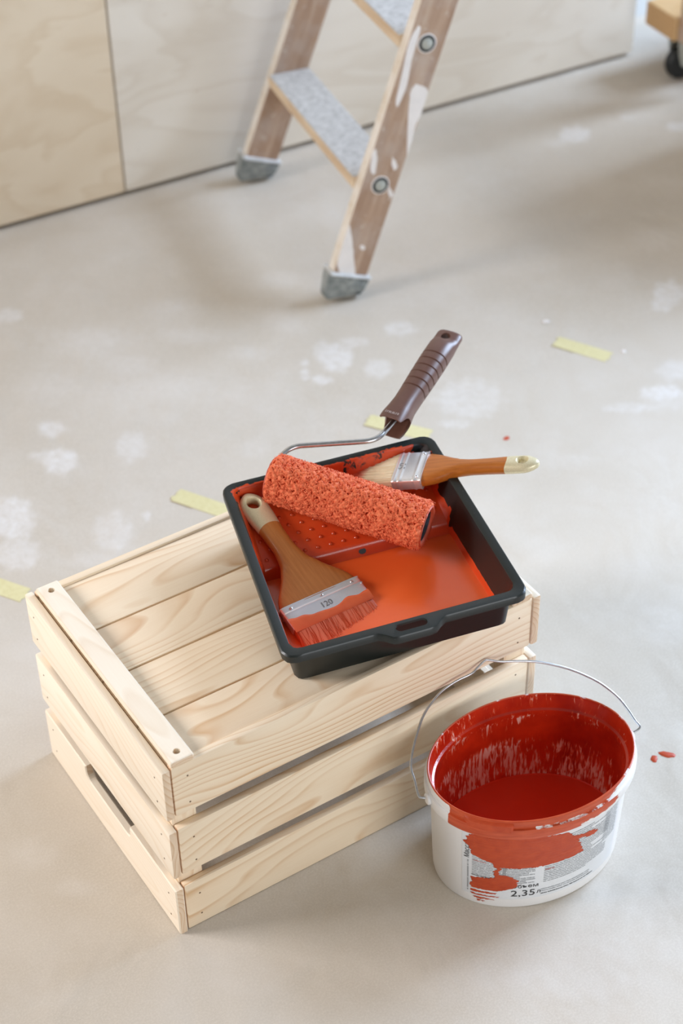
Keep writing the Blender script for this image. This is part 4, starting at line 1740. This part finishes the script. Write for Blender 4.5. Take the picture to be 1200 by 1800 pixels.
        o = mobj('paint_smear', V, F, M_SMEAR, bucket, smooth=True)
        o['label'] = label

    smear([(-151.5, .1015), (-148, .1142), (-143.7, .1165), (-121.5, .118), (-105.6, .118), (-88.8, .1125), (-83.8, .1001), (-78.7, .0774), (-77.6, .069), (-95.5, .0677), (-103.9, .0675),
           (-120.4, .0685), (-127.1, .069), (-127.3, .0569), (-120.1, .0539), (-115.8, .0474), (-117.1, .0353), (-128.2, .0283), (-146.4, .0265), (-146.3, .0445), (-131.2, .0508), (-130.1, .0682),
           (-134.6, .0761), (-145.5, .0823), (-148.5, .0927)], 0.45, 'broad brushed terracotta smear over the label')
    for q, (za, zb_, da, db) in enumerate(((.0205, .0245, -146.5, -129.0), (.0155, .0185, -146.0, -128.5), (.0105, .0130, -144.5, -129.5), (.0062, .0085, -141.5, -136.0))):
        smear([(da, za), (db, za + 0.002), (db + 1, zb_), (da, zb_)], 0.5, 'thin dry-brush streak below the smear')
    smear([(-88, .104), (-80, .100), (-70, .096), (-66, .089), (-72, .0885), (-79, .0935), (-88, .098)], 0.8, 'faint dry-brush end of the smear')
    # ears that hold the wire
    for dg in (178, -4):
        a = math.radians(dg)
        q = bpt(a, 0.1300, 1.0, 0.0040)
        nrm = Vector((math.cos(a) / BA, math.sin(a) / BB_, 0)).normalized()
        v, f = lathe([(0.0065, -0.003), (0.0065, 0.0015), (0.0055, 0.0025)], 20)
        e = mobj('handle_ear', v, f, M_BUCKET, bucket, smooth=True, auto=40, matrix=Matrix.Translation(q) @ nrm.to_track_quat('Z', 'Y').to_matrix().to_4x4())
    bail = [(0.2630, -0.0825, 0.1290), (0.2532, -0.0776, 0.1302), (0.2509, -0.0736, 0.1323), (0.2551, -0.0602, 0.1408), (0.2577, -0.0501, 0.1473), (0.2661, -0.0398, 0.1546), (0.2788, -0.0287, 0.163), (0.2946, -0.0172, 0.172),
            (0.3095, -0.0104, 0.1781), (0.3266, -0.0057, 0.1832), (0.3459, -0.0044, 0.1866), (0.3658, -0.0057, 0.1885), (0.3745, -0.0039, 0.1908), (0.3853, -0.0020, 0.1938), (0.3901, -0.0031, 0.1934),
            (0.4015, -0.0103, 0.1906), (0.4159, -0.0167, 0.1887), (0.4353, -0.0266, 0.1854), (0.4507, -0.0371, 0.1812), (0.4651, -0.0488, 0.1761), (0.4782, -0.0624, 0.1698), (0.4892, -0.0768, 0.1626),
            (0.4973, -0.0939, 0.1534), (0.4999, -0.106, 0.1466), (0.5011, -0.1197, 0.1385), (0.5016, -0.1283, 0.1334), (0.4880, -0.1288, 0.1310)]
    v, f = tube(catmull([BINV @ Vector(q) for q in bail], 5), 0.00135, 10)
    w = mobj('wire_handle', v, f, M_STEEL, bucket, smooth=True)
    w['label'] = 'thin bent steel wire handle leaning on the crate'


build_bucket()

# ------------------------------------------------------------------ step ladder
LA = math.radians(-11)
LAD_O = Vector((0.7965, 0.921, -0.0009))
ladder = thing('step_ladder', 'paint-splattered wooden step ladder with grey feet against the plywood wall', 'ladder', LAD_O, Matrix.Rotation(LA, 3, 'Z'))
# local frame: x = lean direction, y = across (towards the wall), z up
LEAN = math.atan(0.365)
SW, STH = 0.060, 0.021
LEN = 1.35
TAPER = 0.035            # stiles close in per metre of height


def stile_matrix(y, sgn):
    # local X along the stile, local Y = across the broad face (ladder x), local Z = ladder -y
    ax = Vector((math.sin(LEAN), sgn * TAPER, math.cos(LEAN))).normalized()
    fy = Vector((math.cos(LEAN), 0, -math.sin(LEAN)))
    fy = (fy - ax * fy.dot(ax)).normalized()
    fz = ax.cross(fy)
    m = Matrix((ax, fy, fz)).transposed().to_4x4()
    m.translation = Vector((0.0, y, 0.0))
    return m, ax, fy, fz


Y_NEAR, Y_FAR = 0.0115, 0.418
near_m = stile_matrix(Y_NEAR, 1)[0]
far_m = stile_matrix(Y_FAR, -1)[0]


def build_stile(m, near):
    bm = box_bm(LEN, SW, STH, 0.002, 2)
    for v in bm.verts:
        v.co.x += LEN / 2 + 0.022
    me_o = from_bm('stile', bm, M_LADDER, ladder, matrix=m)
    me_o.data.materials.append(M_LADDER_EDGE)
    for p in me_o.data.polygons:
        if p.normal.y < -0.7:
            p.material_index = 1
    me_o['label'] = 'worn wooden side rail with white paint marks'
    # foot cap
    V, F = [], []
    secs = [(-0.004, 0.86, 0.80), (0.004, 0.98, 0.98), (0.030, 1.10, 1.16), (0.034, 1.10, 1.16)]
    bm = bmesh.new()
    rings = []
    for x, ky, kz in secs:
        hy, hz = SW / 2 * ky + 0.002, STH / 2 * kz + 0.005
        ring = []
        for (sy, sz) in ((-1, -1), (1, -1), (1, 1), (-1, 1)):
            # trim the sole so it stands flat on the floor
            xx = x
            if x < 0.01:
                xx = x + 0.0 - sy * hy * math.tan(LEAN) * -1.0 * (1.0 if x < 0.0 else 0.35) * 0.9
            ring.append(bm.verts.new((max(xx, -0.02), sy * hy, sz * hz)))
        rings.append(ring)
    for a, b in zip(rings[:-1], rings[1:]):
        for k in range(4):
            bm.faces.new((a[k], a[(k + 1) % 4], b[(k + 1) % 4], b[k]))
    bm.faces.new(rings[0][::-1])
    bm.faces.new(rings[-1])
    bmesh.ops.bevel(bm, geom=bm.edges[:], offset=0.0035, segments=2, affect='EDGES')
    ft = from_bm('foot', bm, M_FOOT, ladder, smooth=True, matrix=m @ Matrix.Translation((0.012, 0, 0)))
    ft['label'] = 'dusty grey rubber foot'
    lip = from_bm('foot_lip', box_bm(0.004, SW * 1.10 + 0.006, STH * 1.16 + 0.012, 0.0015, 2), M_FOOTLIP, ft, matrix=Matrix.Translation((0.035, 0, 0)))
    return me_o


near_stile = build_stile(near_m, True)
far_stile = build_stile(far_m, False)
# rest the feet on the paper
TREADS = [0.200, 0.412, 0.624, 0.836, 1.048]
for tz in TREADS:
    L = Y_FAR - Y_NEAR - 2 * TAPER * tz - STH * 0.9
    tr = from_bm('tread', box_bm(0.074, L, 0.021, 0.003, 2), M_TREAD, ladder, matrix=Matrix.Translation((tz * 0.365 - 0.004, (Y_NEAR + Y_FAR) / 2, tz - 0.0105)))
    tr['label'] = 'white-dusted wooden step'
    # bolts on the outer faces
    for m, face in ((near_m, -1), (far_m, -1)):
        s = (tz - 0.012) / math.cos(LEAN)
        if m is far_m:
            continue
        bo = near_stile
        fzs = 1
        # outer face is the one pointing to ladder -y
        zdir = m.to_3x3() @ Vector((0, 0, 1))
        fs = 1 if zdir.y < 0 else -1
        base = Matrix.Translation((s, 0.001, fs * (STH / 2))) @ (Matrix.Identity(4) if fs > 0 else Matrix.Rotation(math.pi, 4, 'X'))
        v, f = lathe([(0.0150, -0.001), (0.0150, 0.0005), (0.0132, 0.0009)], 32)
        wv = mobj('bolt_ring', v, f, M_WHITEPAINT, bo, smooth=True, auto=40, matrix=base)
        v, f = lathe([(0.0131, 0.0002), (0.0131, 0.0012), (0.0090, 0.0013)], 32)
        mobj('bolt_recess', v, f, M_BLACK, wv, smooth=True, auto=40)
        v, f = lathe([(0.0088, 0.0008), (0.0085, 0.0026), (0.0050, 0.0030), (0.0048, 0.0052), (0.0028, 0.0058)], 24)
        mobj('bolt_head', v, f, M_GALV, wv, smooth=True, auto=40)


def stile_patch(stile, poly, label, edge=False):
    """thin dried paint patch; poly = (along, across) on the outer broad face of the near rail"""
    zdir = near_m.to_3x3() @ Vector((0, 0, 1))
    fs = 1 if zdir.y < 0 else -1
    bm = bmesh.new()
    pts = [Vector((a, b, 0)) for a, b in poly]
    pts = catmull(pts + [pts[0]], 4)[:-1]
    vs = []
    for q in pts:
        w = 0.0012 * mnoise.noise((q.x * 300, q.y * 300, 0))
        vs.append(bm.verts.new((q.x + w, min(max(q.y + w, -SW / 2 + 0.0005), SW / 2 - 0.0005), fs * (STH / 2 + 0.0006))))
    f = bm.faces.new(vs)
    r = bmesh.ops.extrude_face_region(bm, geom=[f])
    for v in [g for g in r['geom'] if isinstance(g, bmesh.types.BMVert)]:
        v.co.z = fs * (STH / 2 - 0.0002)
    bmesh.ops.triangulate(bm, faces=[q for q in bm.faces if len(q.verts) > 4])
    o = from_bm('paint_patch', bm, M_WHITEPAINT, stile)
    o['label'] = label
    return o


stile_patch(near_stile, [(0.1351, -0.0373), (0.1192, -0.0229), (0.0398, 0.0104), (0.0398, -0.0074), (0.0716, -0.0327)], 'white triangular paint mark above the foot')
stile_patch(near_stile, [(0.3646, 0.0057), (0.3579, 0.0262), (0.3291, 0.0331), (0.3015, 0.0268), (0.2549, 0.0326), (0.2576, 0.0273), (0.3316, 0.005), (0.354, 0.0006)], 'long white paint run on the rail')
stile_patch(near_stile, [(0.4499, -0.0217), (0.4412, -0.0168), (0.397, -0.0149), (0.3622, -0.0096), (0.3291, -0.012), (0.3315, -0.0183), (0.3668, -0.0219), (0.4236, -0.0281)], 'white drip down the rail edge')
stile_patch(near_stile, [(0.2568, -0.028), (0.2444, -0.0201), (0.2178, -0.0145), (0.2202, -0.0226), (0.2432, -0.0287)], 'short white paint drip')
stile_patch(near_stile, [(0.2479, 0.0059), (0.2358, 0.0182), (0.2271, 0.0169), (0.2346, 0.0087)], 'white paint blot')
stile_patch(near_stile, [(0.201, 0.0158), (0.1886, 0.0275), (0.1829, 0.0243), (0.1909, 0.0179)], 'small white paint drop')
stile_patch(near_stile, [(0.0986, 0.0006), (0.0984, 0.0081), (0.0925, 0.0101), (0.0918, 0.004)], 'round white paint spot')


# ------------------------------------------------------------------ timber dolly at the right
dolly = thing('timber_dolly', 'wooden beam on a black swivel caster at the top right corner', 'dolly', (1.74, 1.21, 0), Matrix.Rotation(math.radians(-5.5), 3, 'Z'))
bm = box_bm(0.62, 0.092, 0.046, 0.003, 2)
be = from_bm('beam', bm, M_PINE_WARM, dolly, matrix=Matrix.Translation((0.262, 0.008, 0.121)))
be['label'] = 'square pine beam'
for yy in (-0.72,):
    from_bm('beam', box_bm(0.62, 0.092, 0.046, 0.003, 2), M_PINE_WARM, dolly, matrix=Matrix.Translation((0.262, yy, 0.121)))
for xx in (0.22, 0.36, 0.50):
    from_bm('deck_plank', box_bm(0.12, 0.84, 0.022, 0.002, 2), M_PINE_WARM, dolly, matrix=Matrix.Translation((xx, -0.355, 0.155)))
up_ = from_bm('upright', box_bm(0.045, 0.045, 0.80, 0.002, 2), M_LADDER, dolly, matrix=Matrix.Translation((-0.018, -0.062, 0.50)))
up_['label'] = 'grey-brown upright standing at the beam corner'
stack = thing('shade_board_stack', 'unseen stack of wide boards added on the timber dolly to shade the far floor', 'boards', (1.98, 0.72, 0.1665), Matrix.Rotation(math.radians(-5.5), 3, 'Z'))  # added out of view to block the right window's light from the far floor
for k in range(12):
    from_bm('board', box_bm(0.36 + 0.02 * ((k * 7) % 3), 0.56, 0.046, 0.003, 1), M_PLY, stack, matrix=Matrix.Translation((0.004 * ((k * 5) % 3 - 1), -0.02, 0.0235 + k * 0.047)))


def caster(x, y):
    ca = from_bm('caster_plate', box_bm(0.062, 0.055, 0.004, 0.001, 1), M_GALV, dolly, matrix=Matrix.Translation((x, y, 0.096)))
    v, f = lathe([(0.020, 0.0), (0.020, 0.010), (0.014, 0.012)], 24)
    mobj('swivel', v, f, M_BLACK, ca, smooth=True, auto=40, matrix=Matrix.Translation((0, 0, -0.014)))
    prof = [(0.0, 0.0), (0.030, 0.0), (0.0335, -0.003), (0.035, -0.008), (0.035, 0.008), (0.0335, 0.0)]
    v, f = lathe([(0.006, -0.011), (0.026, -0.011), (0.031, -0.009), (0.033, -0.004), (0.033, 0.004), (0.031, 0.009), (0.026, 0.011), (0.006, 0.011)], 36)
    w = mobj('caster_wheel', v, f, M_BLACK, ca, smooth=True, auto=40, matrix=Matrix.Translation((-0.008, 0, -0.096 + 0.033)) @ Matrix.Rotation(math.radians(90), 4, 'X'))
    for s in (-1, 1):
        bm = bmesh.new()
        pts = [(-0.030, 0.060), (0.022, 0.060), (0.014, 0.030), (0.002, 0.008), (-0.008, 0.002), (-0.018, 0.008), (-0.026, 0.032)]
        vs = [bm.verts.new((px, s * 0.0155 - 0.001, pz)) for px, pz in pts]
        fc = bm.faces.new(vs)
        r = bmesh.ops.extrude_face_region(bm, geom=[fc])
        for q in [g for g in r['geom'] if isinstance(g, bmesh.types.BMVert)]:
            q.co.y += 0.002
        from_bm('caster_fork', bm, M_GALV, ca, matrix=Matrix.Translation((0, 0, -0.096 + 0.024)))


caster(0.012, 0.0)
caster(0.50, 0.0)
caster(0.012, -0.72)
caster(0.50, -0.72)
